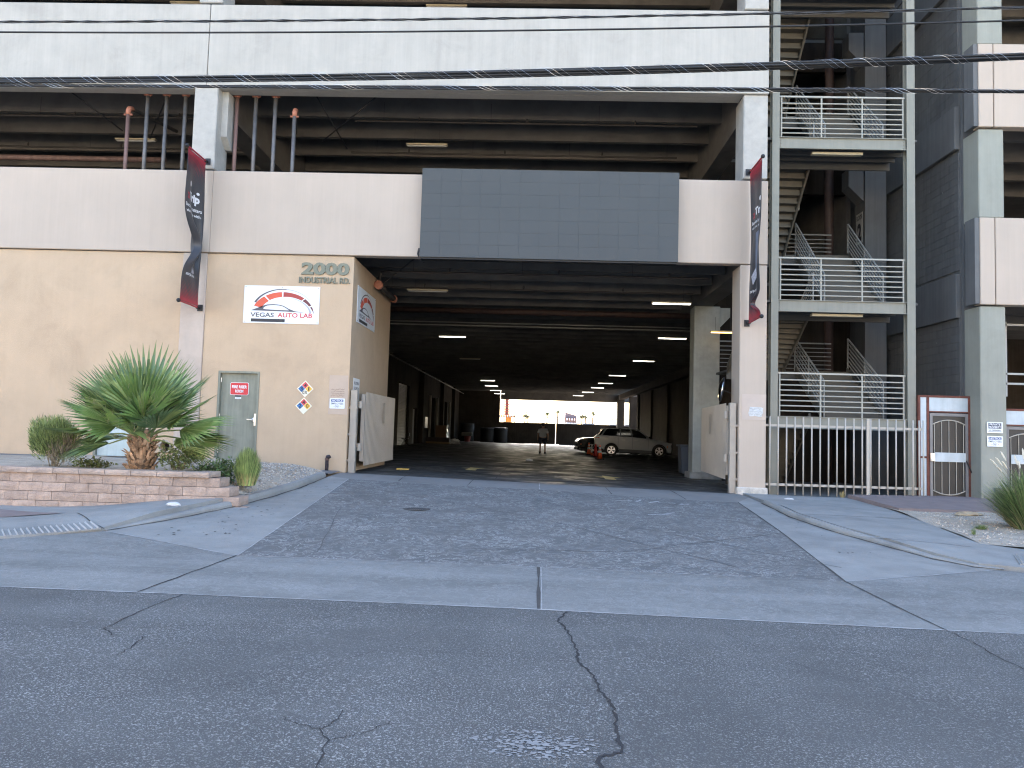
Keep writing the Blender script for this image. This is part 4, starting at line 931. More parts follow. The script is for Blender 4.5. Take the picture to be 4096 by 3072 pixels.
for k in range(4):
    zf = LAND[k]
    if k: flight(5.75,7.30,22.3,MID[k],20.06,zf,12,[7.4])
    else: flight(5.75,7.30,22.3,-1.42,20.06,zf,11,[])
    flight(7.75,9.2,20.06,zf,22.3,MID[k+1],11,[7.7,9.25] if k<3 else [])
    z = MID[k+1]; d = MB(); d.box(5.7,9.3,22.3,23.6,z-.06,z); d.box(5.7,9.3,22.3,22.36,z-.28,z-.061); d.build('landing_deck', M('dark deck steel',(.09,.09,.085)), st)
    o = MB().tube([(5.8,23.55,z+1.0),(9.25,23.55,z+1.0)],.022,6).build('railing', M('dull railing paint',(.30,.30,.28)), st)
    for j in range(6): MB().tube([(5.8,23.55,z+.2+.13*j),(9.25,23.55,z+.2+.13*j)],.014,5).build('railing_bar', M('dull railing paint',(.30,.30,.28)), o)
MB().tube([(9.35,24.0,-1.5),(9.35,24.0,24)],.14,12).build('standpipe', M('brown standpipe',(.065,.042,.036),.6,.2,3), st, smooth=True)
F = Face((9.798,22.99,5.95),(0,-1,0),(-1,0,0)); t = board('floor_sign',F,.44,.95,'tall white FLOOR 2 sign on the dark column behind the stairs','sign',M('dim sign white',(.5,.49,.46),.5),.006,0,d=.01)
ink(F,t,'lettering',sign_dk,(),[('FLOOR',.03,.74,.38,.15,.03),('2',.08,.08,.28,.56,.05)],d=.0115)
# ------------------------------------------------------------------ right-hand building
b2 = thing('right_garage',(16,18,-1.45),'neighbouring garage with pale pink panels, grey green column and dark block side wall','parking garage')
for z0,z1 in ((-1.6,3.27),(5.42,7.60),(9.72,11.8),(14.0,16.05),(18.2,20.3)):
    bx('column', green_m, b2, 10.58,11.18,18.0,18.66,z0,z1,bevel=.02)
bx('side_column', band_m, b2, 10.585,11.1,18.661,18.75,-1.6,24)
for z0,z1 in ((3.3,5.4),(7.63,9.69),(11.85,13.95),(16.1,18.15),(20.3,22.4)):
    p_ = bx('spandrel_panel', pink_m, b2, 10.925,30,17.93,18.2,z0,z1,bevel=.012)
    bx('spandrel_panel', pink_m, b2, 10.56,10.905,17.93,18.2,z0,z1,bevel=.012)
    bx('panel_return', band_m, b2, 10.45,10.559,17.96,18.36,z0+.02,z1-.0)
    bx('floor_slab', tee_m, b2, 11,30,18.3,40,z0+.85,z0+1.05)
    for y in (19.5,21,22.5,24): bx('ceiling_stem', tee_m, b2, 11.2,30,y,y+.16,z0+.3,z0+.849)
bx('back_wall', inner_m, b2, 11,30,30,30.3,-1.6,9.0); bx('back_wall', inner_m, b2, 11,30,30,30.3,11.5,24)
bx('front_panel', zinc_m, b2, 11.2,13.5,18.42,18.45,.43,.82)
bx('front_wall', band_m, b2, 12.4,30,18.4,18.6,-1.6,.42)
mb = MB()
for z in (1.5,1.75,3.0): mb.box(11.19,14,19.2,19.25,z,z+.05)
for x in (11.35,11.9): mb.box(x,x+.05,19.2,19.25,1.2,3.1)
mb.build('pipe_rack', M('pale pipe rack',(.4,.4,.38),.5), b2)
for k,(z,y) in enumerate(((6.35,21.5),(1.2,21.5),(10.6,21.5),(6.9,24))):
    lamp(12.2+.2*k,y,z,False,['unlit strip light behind the upper pink panel opening at the right edge','unlit strip light over the security door at the right edge','unlit strip light at the top right corner','unlit strip light deeper behind the pink panels'][k],'unlit strip lights of the right building')
mb = MB(); mb.prism([(19.5,9.9),(30,13.4),(30,13.0),(19.5,9.5)],'x',11.5,30); mb.build('ramp', tee_m, b2)
# block side wall: courses of single blocks between smooth bands
bands = [(3.1,4.2),(7.38,8.49),(11.65,12.75),(15.9,17.0),(20.1,21.2)]
bx('block_core', dark_m, b2, 10.56,10.75,18.76,25.27,-1.6,24)
for z0,z1 in bands: bx('smooth_band', band_m, b2, 10.44,10.559,18.76,22.39,z0,z1,bevel=.008)
bl = MB().box(0,.025,.003,.397,.003,.197).mesh('block', dark_m); hb = MB().box(0,.025,.003,.197,.003,.197).mesh('block', dark_m)
cells = []
nrow = 0; z = -1.5
while z < 15.6:
    if not any(z+.19 > a and z+.01 < b for a,b in bands):
        y = 18.78-(.2 if nrow%2 else 0)
        while y < 22.3:
            if y < 18.77: cells.append((18.78,z,True))
            else: cells.append((y,z,False))
            y += .4
    z += .2; nrow += 1
cells.sort(key=lambda c:(c[0]**2+c[1]**2*.6))
stuff = MB()
for i,(y,z,h) in enumerate(cells):
    dx = random.uniform(-.003,.003); y += .0
    if i < 300: inst('block', hb if h else bl, b2, (10.535+dx,y,z))
    else: stuff.box(10.535+dx,10.56+dx,y+.003,y+(.197 if h else .397),z+.003,z+.197)
stuff.build('blockwork', dark_m, b2)['kind'] = 'stuff'
# small block pillar by the grass
t = thing('block_pillar',(11.0,17.6,-1.45),'low tan block pillar standing by the grey green column behind the grass','pillar')
bx('shaft', M('tan block',(.27,.24,.19),.95,.2,8,.5,40), t, 10.95,11.35,17.55,17.9,-1.6,-1.16); bx('cap', M('tan block',(.27,.24,.19)), t, 10.86,11.4,17.5,17.95,-1.159,-1.03,bevel=.01)
# ------------------------------------------------------------------ retaining wall, block by block
rw = thing('retaining_wall',(-9,12.35,-1.6),'low pink split-face block retaining wall round the planter with stepped end','retaining wall')
def rockblock(L_,H_,D_):
    mb = MB(); nx,nz = 5,2; vs = []; fs = []
    for j in range(nz+1):
        for i in range(nx+1):
            e = i in (0,nx) or j in (0,nz); vs.append((L_*i/nx, 0 if e else -random.uniform(.004,.018), H_*j/nz))
    for j in range(nz):
        for i in range(nx): a = j*(nx+1)+i; fs.append((a,a+1,a+nx+2,a+nx+1))
    mb.add(vs,fs); mb.add([(0,0,0),(L_,0,0),(L_,D_,0),(0,D_,0),(0,0,H_),(L_,0,H_),(L_,D_,H_),(0,D_,H_)],[(4,5,6,7),(1,2,6,5),(3,0,4,7),(2,3,7,6),(0,3,2,1)])
    return mb
CT = -.84; CH = .095; RH = .151
ends = [-5.31,-5.14,-4.97,-4.80,-4.66]
caps = [rockblock(.429,CH-.008,.30).mesh('cap_block',cap_m) for _ in range(4)]; blks = [rockblock(.387,RH-.007,.25).mesh('wall_block',brick_m) for _ in range(6)]
x = ends[0]-.436
while x > -13: inst('cap_block', random.choice(caps), rw, (x,12.24+random.uniform(-.003,.003),CT-CH), (0,0,random.uniform(-.006,.006))); x -= .437
for r in range(5):
    z = CT-CH-RH*(r+1); x = ends[min(r+1,4)]-.392; x0 = x
    while x > -13:
        inst('wall_block', random.choice(blks), rw, (x,12.285-.006*r+random.uniform(-.004,.004),z), (0,0,random.uniform(-.008,.008))); x -= .394
    # return blocks stepping back at the end
    inst('wall_block', random.choice(blks), rw, (ends[min(r+1,4)]-.005,12.30,z), (0,0,math.radians(90)))
inst('cap_block', caps[0], rw, (ends[0]-.0,12.27,CT-CH), (0,0,math.radians(90)))
bx('backfill', soil_m, rw, -13,-5.6,12.56,12.7,-1.7,-.93)

# ------------------------------------------------------------------ plants
leaf_m = M('palm leaflet',(.155,.25,.075),.45,.3,3,spec=.4,rnd=.25); leafb_m = M('palm leaflet blue green',(.13,.215,.10),.45,.3,3,rnd=.2)
stem_m = M('palm stalk',(.20,.24,.09),.6,.2,5); boot_m = M('palm leaf base',(.36,.225,.135),.9,.5,14,.5,40,rnd=.3); tip_m = M('dry leaf tip',(.48,.40,.27),.8)
palm = thing('fan_palm',(-6.78,12.85,-.9),'short fan palm with rough brown trunk and broad green fans in the planter','palm')
P0 = Vector((-6.78,12.85,-.95)); TOP = .62
mb = MB(); mb.lathe([(.18,-.05),(.20,.1),(.185,.3),(.155,.5),(.13,TOP),(.08,TOP+.08)],tuple(P0),16); mb.build('trunk', M('palm fibre',(.14,.085,.05),.95,.4,12,.8,40), palm)
for k in range(150):
    a = k*2.399+random.uniform(-.15,.15); h = .02+.66*(k/150)+random.uniform(-.02,.02); r = .195-.06*(h/.66)**1.5
    c = P0+Vector((r*math.cos(a),r*math.sin(a),h)); out = Vector((math.cos(a),math.sin(a),0)); tan = Vector((-math.sin(a),math.cos(a),0)); w_ = random.uniform(.03,.065); L_ = random.uniform(.08,.19); lean = random.uniform(.2,.95)
    tipd = (out*lean+Vector((0,0,1))*(.9-lean*.6)+tan*random.uniform(-.25,.25)).normalized()
    b = MB(); vs = []
    for q,wq,th in ((0,1,.02),(.5,.85,.016),(1,.45,.006)):
        p = c+tipd*L_*q; n_ = out
        vs += [p-tan*w_*wq-n_*.015, p+n_*th, p+tan*w_*wq-n_*.015, p-n_*.02]
    b.add(vs,[(i*4+j,i*4+(j+1)%4,i*4+4+(j+1)%4,i*4+4+j) for i in range(2) for j in range(4)]+[(8,9,10,11)]); b.build('leaf_base', boot_m, palm)
def fan(base, d, pet, rad, spread, nseg, droop, roll=0.0, m=leaf_m):
    """one palmate frond: stalk from base along d, then a pleated fan"""
    d = d.normalized(); up = Vector((0,0,1)); side = d.cross(up); side = side.normalized() if side.length>.05 else Vector((1,0,0)); nrm = side.cross(d).normalized()
    side = side*math.cos(roll)+nrm*math.sin(roll); nrm = side.cross(d).normalized()
    hub = base+d*pet-Vector((0,0,droop*pet*.25))
    mb = MB(); mb.k = 1; mb.tube([base,base+d*pet*.5+Vector((0,0,.02)),hub],[.022,.016,.011],5)
    for i in range(nseg):
        a = (i/(nseg-1)-.5)*spread; dd = d*math.cos(a)+side*math.sin(a); L_ = rad*(1-.28*(abs(a)/(spread/2))**2)*random.uniform(.92,1.06); wd = 2*rad*.55*math.sin(spread/nseg/2)*1.5
        cross = (side*math.cos(a)-d*math.sin(a)); pts = []
        for q,wq in ((.02,.15),(.3,.8),(.55,.95),(.78,.5),(1.0,.03)):
            p = hub+dd*L_*q+nrm*(.10*rad*(1-math.cos(a*.9))*q*-1.2)-Vector((0,0,1))*droop*L_*(q**2.4)*.42
            v_ = .018*wq*(1 if q<.7 else .5)
            pts.append((p-cross*wd*wq*.5+nrm*v_, p-nrm*v_*.4, p+cross*wd*wq*.5+nrm*v_))
        mb.k = random.choice((0,0,0,4,5)); vs = [v for t_ in pts for v in t_]; mb.add(vs,[(j*3+e,j*3+e+1,j*3+3+e+1,j*3+3+e) for j in range(3) for e in (0,1)])
        mb.k = 2; mb.add([pts[3][0],pts[3][1],pts[3][2],pts[4][0],pts[4][1],pts[4][2]],[(0,1,4,3),(1,2,5,4)])
        if random.random() < .25:
            mb.k = 3; p = pts[2][2]; mb.tube([p,p+dd*.1+Vector((random.uniform(-.04,.04),0,-.06)),p+dd*.12-Vector((0,0,.16))],.0015,3,False)
    return mb.build('frond', [m,stem_m,M('leaf end',(.17,.23,.09),.6),tip_m,M('palm leaflet pale',(.26,.34,.13),.4,.25,4),M('palm leaflet dark',(.065,.115,.035),.5,.25,4)], palm)
hb_ = P0+Vector((0,0,TOP))
fr = [ # azimuth deg (0=+X, -90=towards street), elevation, stalk, radius, spread, droop
 (100,84,.55,1.15,2.5,.05),(150,70,.55,1.1,2.4,.1),(60,66,.55,1.1,2.4,.1),(-100,72,.45,1.08,2.6,.1),(178,50,.62,1.0,2.5,.25),(140,48,.65,1.05,2.4,.2),(5,48,.62,1.0,2.4,.2),(40,50,.6,1.0,2.4,.2),
 (185,28,.62,1.02,2.6,.3),(-165,40,.55,.98,2.7,.3),(-10,34,.62,.98,2.5,.3),(-60,46,.45,.95,2.7,.3),(-120,42,.42,.95,2.8,.3),(-90,34,.34,.8,3.0,.4),(-140,30,.5,.9,2.8,.4),(-35,28,.5,.92,2.8,.4),
 (0,14,.72,.95,2.6,.4),(190,8,.66,.95,2.6,.5),(160,5,.7,.85,2.4,.6),(20,4,.7,.85,2.4,.6),(-5,-2,.62,.75,2.3,.75),(-175,-6,.6,.78,2.2,.8),(90,40,.6,1.0,2.4,.3),(-75,64,.5,1.05,2.5,.12)]
for k,(az,el,pe,ra,sp,dr) in enumerate(fr):
    a,e = math.radians(az),math.radians(el); d = Vector((math.cos(a)*math.cos(e),math.sin(a)*math.cos(e),math.sin(e)))
    fan(hb_+Vector((math.cos(a)*.06,math.sin(a)*.06,random.uniform(-.06,.05))), d, pe*.85, ra*1.06, sp*.86, 26, dr*.5, random.uniform(-.7,.7), leaf_m if k%3 else leafb_m)

def blades(name, mat, par, base, n, hgt, r0, r1, wd, curve=.2, hvar=.25, flat=1.0, stuff=False, seg=3):
    nm = len(mat) if isinstance(mat,list) else 1
    """many thin upright stems fanning from a small foot to a rounded head"""
    mb = MB()
    for i in range(n):
        mb.k = random.randrange(nm); a = random.uniform(0,2*math.pi); q = math.sqrt(random.random()); b = Vector(base)+Vector((r0*q*math.cos(a),r0*q*math.sin(a)*flat,0))
        hh = hgt*(1-.45*q**3)*random.uniform(1-hvar,1.04); t_ = Vector(base)+Vector((r1*q*math.cos(a)+random.uniform(-.03,.03),r1*q*math.sin(a)*flat,hh))
        sd_ = Vector((math.cos(a+1.57+random.uniform(-.8,.8)),math.sin(a+1.57),0))*wd; pts = []
        for k in range(seg+1):
            u = k/seg; p = b.lerp(t_,u)+Vector((math.cos(a),math.sin(a),0))*curve*hgt*(u*u-u)*.6; pts += [p-sd_*(1-u*.85),p+sd_*(1-u*.85)]
        mb.add(pts,[(2*k,2*k+1,2*k+3,2*k+2) for k in range(seg)])
    o = mb.build(name, mat, par); 
    if stuff: o['kind'] = 'stuff'
    return o
def twigs(name, mat, par, c, rx, ry, rz, n, L_, wd, foot=None):
    """fine sprays spread through a rounded volume"""
    mb = MB(); nm = len(mat) if isinstance(mat,list) else 1
    for i in range(n):
        mb.k = random.randrange(nm); a = random.uniform(0,6.283); u = random.uniform(-1,1); q = random.random()**.4; lump = 1+.16*math.sin(3*a+u*4)+.1*math.sin(7*a)
        p = Vector((c[0]+rx*lump*q*math.sqrt(1-u*u)*math.cos(a),c[1]+ry*q*math.sqrt(1-u*u)*math.sin(a),c[2]+rz*lump*q*u))
        d = (p-Vector(foot or (c[0],c[1],c[2]-rz*1.4))).normalized()+Vector((random.uniform(-.5,.5),random.uniform(-.5,.5),random.uniform(-.1,.5))); d.normalize()
        s_ = d.cross(Vector((random.uniform(-1,1),random.uniform(-1,1),.3))).normalized()*wd; l = L_*random.uniform(.5,1.2)
        mb.add([p-s_,p+s_,p+d*l*.6+s_*.7,p+d*l+s_*.1,p+d*l*.6-s_*.7],[(0,1,2,4),(4,2,3)])
    return mb.build(name, mat, par)
def leaves(name, mat, par, c, rx, ry, rz, n, sz):
    mb = MB(); nm = len(mat) if isinstance(mat,list) else 1
    for i in range(n):
        mb.k = random.randrange(nm); a = random.uniform(0,6.283); u = random.uniform(-1,1); q = random.random()**.35; lump = 1+.25*math.sin(3*a+u*5)+.15*math.sin(5*a-2*u)
        p = Vector((c[0]+rx*lump*q*math.sqrt(1-u*u)*math.cos(a),c[1]+ry*q*math.sqrt(1-u*u)*math.sin(a),c[2]+rz*lump*q*u))
        d = Vector((random.uniform(-1,1),random.uniform(-1,1),random.uniform(-.3,1))).normalized(); s_ = d.cross(Vector((random.random()-.5,random.random()-.5,1))).normalized(); l = sz*random.uniform(.6,1.3)
        mb.add([p,p+d*l*.5+s_*l*.32,p+d*l,p+d*l*.5-s_*l*.32],[(0,1,2,3)])
    return mb.build(name, mat, par)
def stems(par, base, top_c, rx, ry, n, m):
    mb = MB()
    for i in range(n):
        a = 6.283*i/n+random.uniform(-.2,.2); q = random.uniform(.2,.9); t_ = Vector((top_c[0]+rx*q*math.cos(a),top_c[1]+ry*q*math.sin(a),top_c[2]+random.uniform(-.1,.1)))
        b = Vector(base)+Vector((random.uniform(-.08,.08),random.uniform(-.05,.05),0)); mb.tube([b,b.lerp(t_,.5)+Vector((0,0,-.05)),t_],[.009,.006,.003],4,False)
    return mb.build('stem', m, par)
bushg = M('broom shrub green',(.19,.25,.085),.8,.35,5); bushg2 = M('broom shrub bright tips',(.28,.35,.12),.8,.3,6); drytw = M('dry twig',(.24,.20,.14),.9,.3,9)
b1 = thing('broom_shrub',(-8.45,13.05,-.9),'rounded feathery green broom shrub standing left of the palm','shrub','broom shrubs in the planter')
twigs('foliage',[bushg,bushg2,M('broom shrub dark green',(.09,.125,.05),.8)],b1,(-8.48,13.05,-.42),.37,.36,.33,6500,.10,.0045); twigs('foliage',[bushg2,bushg,M('broom shrub pale tips',(.30,.36,.16),.8)],b1,(-8.50,13.05,-.30),.36,.36,.27,3800,.10,.0045); twigs('dry_foliage',drytw,b1,(-8.22,12.95,-.60),.24,.24,.24,600,.15,.005); stems(b1,(-8.38,13.0,-.95),(-8.4,13.0,-.45),.35,.3,26,drytw)  # twig greens mixed at random
b2_ = thing('broom_shrub',(-4.97,13.0,-1.05),'bright green upright grassy shrub with yellow foot at the right end of the planter','shrub','broom shrubs in the planter')
GS = [M('grassy shrub green',(.22,.31,.09),.75,.3,6),M('grassy shrub pale',(.36,.44,.15),.75,.3,6),M('grassy shrub dark',(.085,.13,.045),.75,.3,6)]
blades('foliage',GS,b2_,(-4.97,13.0,-1.1),2000,.66,.14,.25,.0065,.12,.22); blades('dry_foot',M('straw yellow',(.42,.33,.14),.8,.3,9),b2_,(-4.97,13.0,-1.1),420,.36,.14,.22,.006,.12,.3); stems(b2_,(-4.97,13.0,-1.12),(-4.97,13.0,-.7),.2,.2,14,drytw)
lf1 = M('small dark leaf',(.10,.16,.06),.6,.35,7); lf2 = M('small olive leaf',(.17,.20,.07),.6,.35,7)
for (x,y,z,rx,rz,n,m,lb) in ((-6.13,12.85,-.66,.36,.25,1300,lf2,'twiggy olive green shrub just right of the palm trunk'),(-5.38,13.0,-.88,.22,.24,900,lf1,'dark green leafy shrub beside the stepped wall end'),
      (-7.75,13.0,-.82,.34,.10,600,lf2,'low sparse shrub between the broom shrub and the palm'),(-5.72,13.1,-.84,.2,.12,320,lf1,'small low leafy plant behind the wall end, right of the olive shrub')):
    t = thing('leafy_shrub',(x,y,-.9),lb,'shrub','leafy shrubs in the planter'); leaves('foliage',m,t,(x,y,z),rx,.25,rz,n,.055); stems(t,(x,y,-.93),(x,y,z),rx,.2,18,drytw)
gr = thing('fountain_grass',(11.0,13.9,-1.5),'large clump of green fountain grass with pale plumes at the right edge','ornamental grass')
GB = (8.62,13.3,-1.46)
gr.location = GB
blades('foliage',[M('fountain grass green',(.14,.22,.07),.7,.35,5),M('fountain grass pale',(.26,.33,.13),.7,.35,5),M('fountain grass dark',(.06,.10,.035),.7,.35,5)],gr,GB,2400,1.05,.25,.80,.0085,.55,.45,1.0,False,5); blades('dry_foliage',M('dry grass',(.30,.26,.13),.8,.3,6),gr,GB,450,.7,.25,.85,.007,.6,.4,1.0,False,5)
mb = MB(); pm = MB()
for i in range(26):
    a = random.uniform(0,6.283); q = random.uniform(.25,.85); t_ = Vector(GB)+Vector((q*math.cos(a),q*math.sin(a),random.uniform(.85,1.3)-.2*q)); b = Vector(GB); m_ = b.lerp(t_,.6)+Vector((0,0,.18))
    mb.tube([b,m_,t_],.003,3,False); d = (t_-m_).normalized(); pm.tube([t_,t_+d*.05,t_+d*.16,t_+d*.22-Vector((0,0,.02))],[.006,.017,.015,.002],5)
mb.build('plume_stalk',drytw,gr); pm.build('plume',M('pale plume',(.62,.56,.44),.9,.2,20),gr)
wm = M('weed green',(.14,.20,.07),.8,.3,9)
for (x,y,n,h,r,lb) in ((7.75,13.2,160,.10,.14,'small grass weed on the roadside soil nearest the fence'),(7.95,11.9,260,.10,.2,'low grass weed on the soil near the pavement edge'),(9.0,12.2,320,.12,.26,'wider grass weed beside the fountain grass'),(7.1,12.3,60,.16,.08,'thin grey weed at the tip of the soil bed')):
    t = thing('weed',(x,y,G(x,y)),lb,'weed','weeds on the roadside soil'); blades('foliage',wm,t,(x,y,G(x,y)+.06),n,h,r*.5,r,.004,.2,.4)
for (x,y,lb) in ((7.35,18.0,'dry straw tuft at the foot of the bar fence'),): t = thing('weed',(x,y,G(x,y)),lb,'weed'); blades('foliage',M('straw yellow',(.42,.33,.14)),t,(x,y,G(x,y)+.03),70,.17,.05,.09,.004)
# flat stones and litter
def lump(name,c,rx,ry,rz,m,lab,cat,n=10,jag=.25):
    mb = MB(); rings = 5; vs=[(c[0],c[1],c[2]+rz)]
    for r in range(1,rings+1):
        for k in range(n):
            a=6.283*k/n; q=math.sin(r/rings*1.57); z=math.cos(r/rings*1.57); j=1+random.uniform(-jag,jag); vs.append((c[0]+rx*q*j*math.cos(a),c[1]+ry*q*j*math.sin(a),c[2]+rz*z*(1+random.uniform(-jag,jag)*.4)))
    fs=[(0,1+k,1+(k+1)%n) for k in range(n)]+[(1+r*n+k,1+r*n+(k+1)%n,1+(r+1)*n+(k+1)%n,1+(r+1)*n+k) for r in range(rings-1) for k in range(n)]
    return tag(mb.add(vs,fs).build(name,m),lab,cat)
lump('paper_bag',(-5.5,11.45,SL(-5.5,11.45)+.0),.12,.07,.055,M('crumpled white paper',(.6,.6,.6),.8,.15,9,.8,30),'crumpled white paper bag lying at the foot of the block wall','litter')
lump('paper_scrap',(-.14,33.0,G(-.14,33)),.16,.12,.07,M('crumpled white paper',(.7,.7,.7)),'small white paper scrap on the garage floor behind the arrows','litter')
lump('paper_scrap',(5.75,17.0,SR(5.75,17)+.0),.10,.05,.03,M('crumpled white paper',(.7,.7,.7)),'small white paper scrap on the pavement in front of the bar fence','litter')
lump('flat_stone',(8.6,15.1,G(8.6,15.1)+.06),.28,.14,.07,M('tan stone',(.40,.31,.20),.9,.25,8,.6,30),'flat tan stone at the edge of the red paving','stone')
o = MB(); o.box(-.17,.17,-.035,.035,0,.035); o = o.build('wood_offcut',M('yellow wood',(.60,.40,.10),.6),local=True); o.location=(-3.55,20.6,G(-3.55,20.6)); o.rotation_euler=(0,0,-.1); tag(o,'short yellow wood offcut on the floor by the left gate leaf','litter')
# ------------------------------------------------------------------ vehicles
tyre_m = M('tyre rubber',(.018,.018,.018),.8,.2,9); glass_m = M('dark car glass',(.012,.014,.016),.06,.05,5,spec=.6); trim_m = M('black plastic trim',(.02,.02,.022),.6,.1,9)
alloy_m = M('bright alloy',(.62,.62,.62),.3,.05,9,metal=.8)
def vehicle(name, label, loc, rz, scale, paint, prof, glassprof, roofz, wheels, wr, width, sx):
    """profile in metres along the car's length; sx=1 faces +X, -1 faces -X"""
    t = thing(name, loc, label, 'car', None, rz); t.scale = (scale*1.0,)*3
    L_ = max(p[0] for p in prof); X = lambda x: (x-L_/2)*sx; hw = width/2
    def arches(pr):
        out = [(x,z) for x,z in pr]; low = .27
        for wx in sorted(wheels):
            out += [(wx+ (wr+.07)*math.cos(a), wr+(wr+.07)*math.sin(a)) for a in [math.pi-math.pi*k/12 for k in range(13)]]
        return out
    body = [(X(x),z) for x,z in arches(prof)]
    b = MB(); b.prism(body,'y',-hw,hw); b.build('body', paint, t, local=True, bevel=.045, seg=3)
    in_ = hw-.16
    n = len(glassprof); mb = MB(); mb.add([(X(x),s_*(hw-.03-(z-1.13)/.6*.13),z) for s_ in (-1,1) for x,z in glassprof],[tuple(range(n))[::-1],tuple(range(n,2*n))]+[(i,(i+1)%n,(i+1)%n+n,i+n) for i in range(n)])
    mb.build('cabin_glass', glass_m, t, local=True)
    up = [p for p in glassprof if p[1] > 1.4]; xa,xb = min(p[0] for p in up),max(p[0] for p in up)
    mb = MB(); rp = [(X(xa-.12),roofz-.10),(X(xa),roofz-.04),(X((xa+xb)/2),roofz+.03),(X(xb-.1),roofz-.02),(X(xb+.14),roofz-.12)]
    rp = rp+[(x,z-.05) for x,z in rp[::-1]]; mb.prism(rp,'y',-in_-.02,in_+.02); mb.build('roof', paint, t, local=True, bevel=.02, seg=2)
    for side in (-1,1):
        mb = MB()
        for (x0,z0,x1,z1,w_) in pillars[name]:
            y0,y1 = side*(hw-.022-(z0-1.13)/.6*.13),side*(hw-.022-(z1-1.13)/.6*.13)
            mb.add([(X(x0),y0,z0),(X(x0+w_),y0,z0),(X(x1+w_),y1,z1),(X(x1),y1,z1)],[(0,1,2,3)])
        mb.build('pillar', paint, t, local=True)
    for wx in wheels:
        for side in (-1,1):
            y = side*(hw-.12); wl = MB(); wl.lathe([(wr*.6,-.12),(wr*.97,-.12),(wr,-.08),(wr,.08),(wr*.97,.12),(wr*.6,.12)],(X(wx),y,wr),28,'y'); w_ = wl.build('wheel', tyre_m, t, local=True)
            yo = side*(hw-.005); rm = MB(); rm.lathe([(wr*.66,-.012),(wr*.66,.012),(wr*.60,.012),(wr*.60,-.012),(wr*.66,-.012)],(X(wx),yo,wr),24,'y',False)
            for k in range(5):
                a = k*2*math.pi/5+.3
                for da in (-.17,.17):
                    ca,sa = math.cos(a+da),math.sin(a+da); c0,s0 = math.cos(a),math.sin(a); px_,pz_ = -sa,ca
                    P = [(wr*.12*c0-.02*px_,wr*.12*s0-.02*pz_),(wr*.12*c0+.02*px_,wr*.12*s0+.02*pz_),(wr*.63*ca+.035*px_,wr*.63*sa+.035*pz_),(wr*.63*ca-.035*px_,wr*.63*sa-.035*pz_)]
                    rm.add([(X(wx)+u,yo+side*.006,wr+v) for u,v in P],[(0,1,2,3)])
            rm.lathe([(wr*.16,-.01),(wr*.16,.014),(.01,.016)] if side>0 else [(.01,-.016),(wr*.16,-.014),(wr*.16,.01)],(X(wx),yo,wr),12,'y'); rm.build('rim', alloy_m, w_, local=True)
            ar = MB(); A = [math.pi*k/12 for k in range(13)]; yy = side*(hw+.008)
            ar.add([(X(wx)+(wr+.075)*math.cos(a),yy,wr+(wr+.075)*math.sin(a)) for a in A]+[(X(wx)+(wr+.005)*math.cos(a),yy,wr+(wr+.005)*math.sin(a)) for a in A],[(k,k+1,k+14,k+13) for k in range(12)]); ar.build('arch_trim', trim_m, t, local=True)
    bl_ = [(X(x),z) for x,z in ((wheels[0]+wr+.1,.25),(wheels[1]-wr-.1,.25),(wheels[1]-wr-.12,.40),(wheels[0]+wr+.12,.46))]
    for side in (-1,1): MB().prism(bl_,'y',side*hw,side*(hw+.02)).build('sill_trim', trim_m if 'black' in label else M('grey lower trim',(.10,.11,.12),.6), t, local=True)
    bx_ = lambda nm,m,*d: MB().box(*d).build(nm,m,t,local=True)
    for side in (-1,1):
        y0,y1 = sorted((side*(hw-.03),side*(hw+.012)))
        for hx in handles[name]: bx_('door_handle', M('silver handle',(.45,.46,.47),.3,metal=.6),*sorted((X(hx),X(hx+.2))),*sorted((side*(hw),side*(hw+.03))),1.02,1.05)
        bx_('mirror', paint,*sorted((X(mirrors[name]),X(mirrors[name]+.14))),*sorted((side*(hw-.05),side*(hw+.17))),1.14,1.30)
        bx_('headlight', M('headlight glass',(.6,.6,.62),.1),*sorted((X(L_-.28),X(L_+.006))),*sorted((side*(hw-.45),side*(hw-.04))),.80,.90)
        bx_('tail_light', M('red tail light',(.30,.02,.02),.2),*sorted((X(-.004),X(.34))),*sorted((side*(hw-.35),side*(hw+.006))),1.11,1.18)
        bx_('side_marker', M('orange marker',(.7,.16,.04),.3),*sorted((X(L_-.30),X(L_-.24))),*sorted((side*(hw-.02),side*(hw+.008))),.62,.72)
    bx_('front_bumper', trim_m,*sorted((X(L_-.14),X(L_+.02))),-hw+.08,hw-.08,.26,.42); bx_('rear_bumper', trim_m,*sorted((X(-.02),X(.12))),-hw+.08,hw-.08,.38,.56)
    bx_('underbody', black_m,*sorted((X(.3),X(L_-.3))),-hw+.2,hw-.2,.2,.5)
    for dx in doors[name]: bx_('door_seam', black_m,*sorted((X(dx),X(dx+.012))),-hw-.003,hw+.003,.5,1.18)
    return t
pillars = {'sport_utility_car':[(.40,1.30,.66,1.70,.13),(1.66,1.2,1.62,1.72,.06),(2.38,1.2,2.28,1.72,.07),(3.50,1.12,2.72,1.70,.09),(.36,1.28,.40,1.32,.1)],
           'pickup_truck':[(2.0,1.2,2.1,1.78,.12),(2.9,1.2,2.85,1.8,.1),(4.05,1.15,3.35,1.78,.1)]}
handles = {'sport_utility_car':[1.75,2.55],'pickup_truck':[2.35,3.15]}; mirrors = {'sport_utility_car':3.3,'pickup_truck':3.75}; doors = {'sport_utility_car':[1.52,2.42,3.42],'pickup_truck':[2.0,2.92,3.85]}
suv_prof = [(.06,.62),(.0,.70),(.02,1.00),(.06,1.22),(.20,1.33),(1.2,1.30),(2.4,1.24),(3.62,1.14),(4.2,1.04),(4.68,.94),(4.88,.82),(4.91,.55),(4.86,.30),(4.66,.27)]
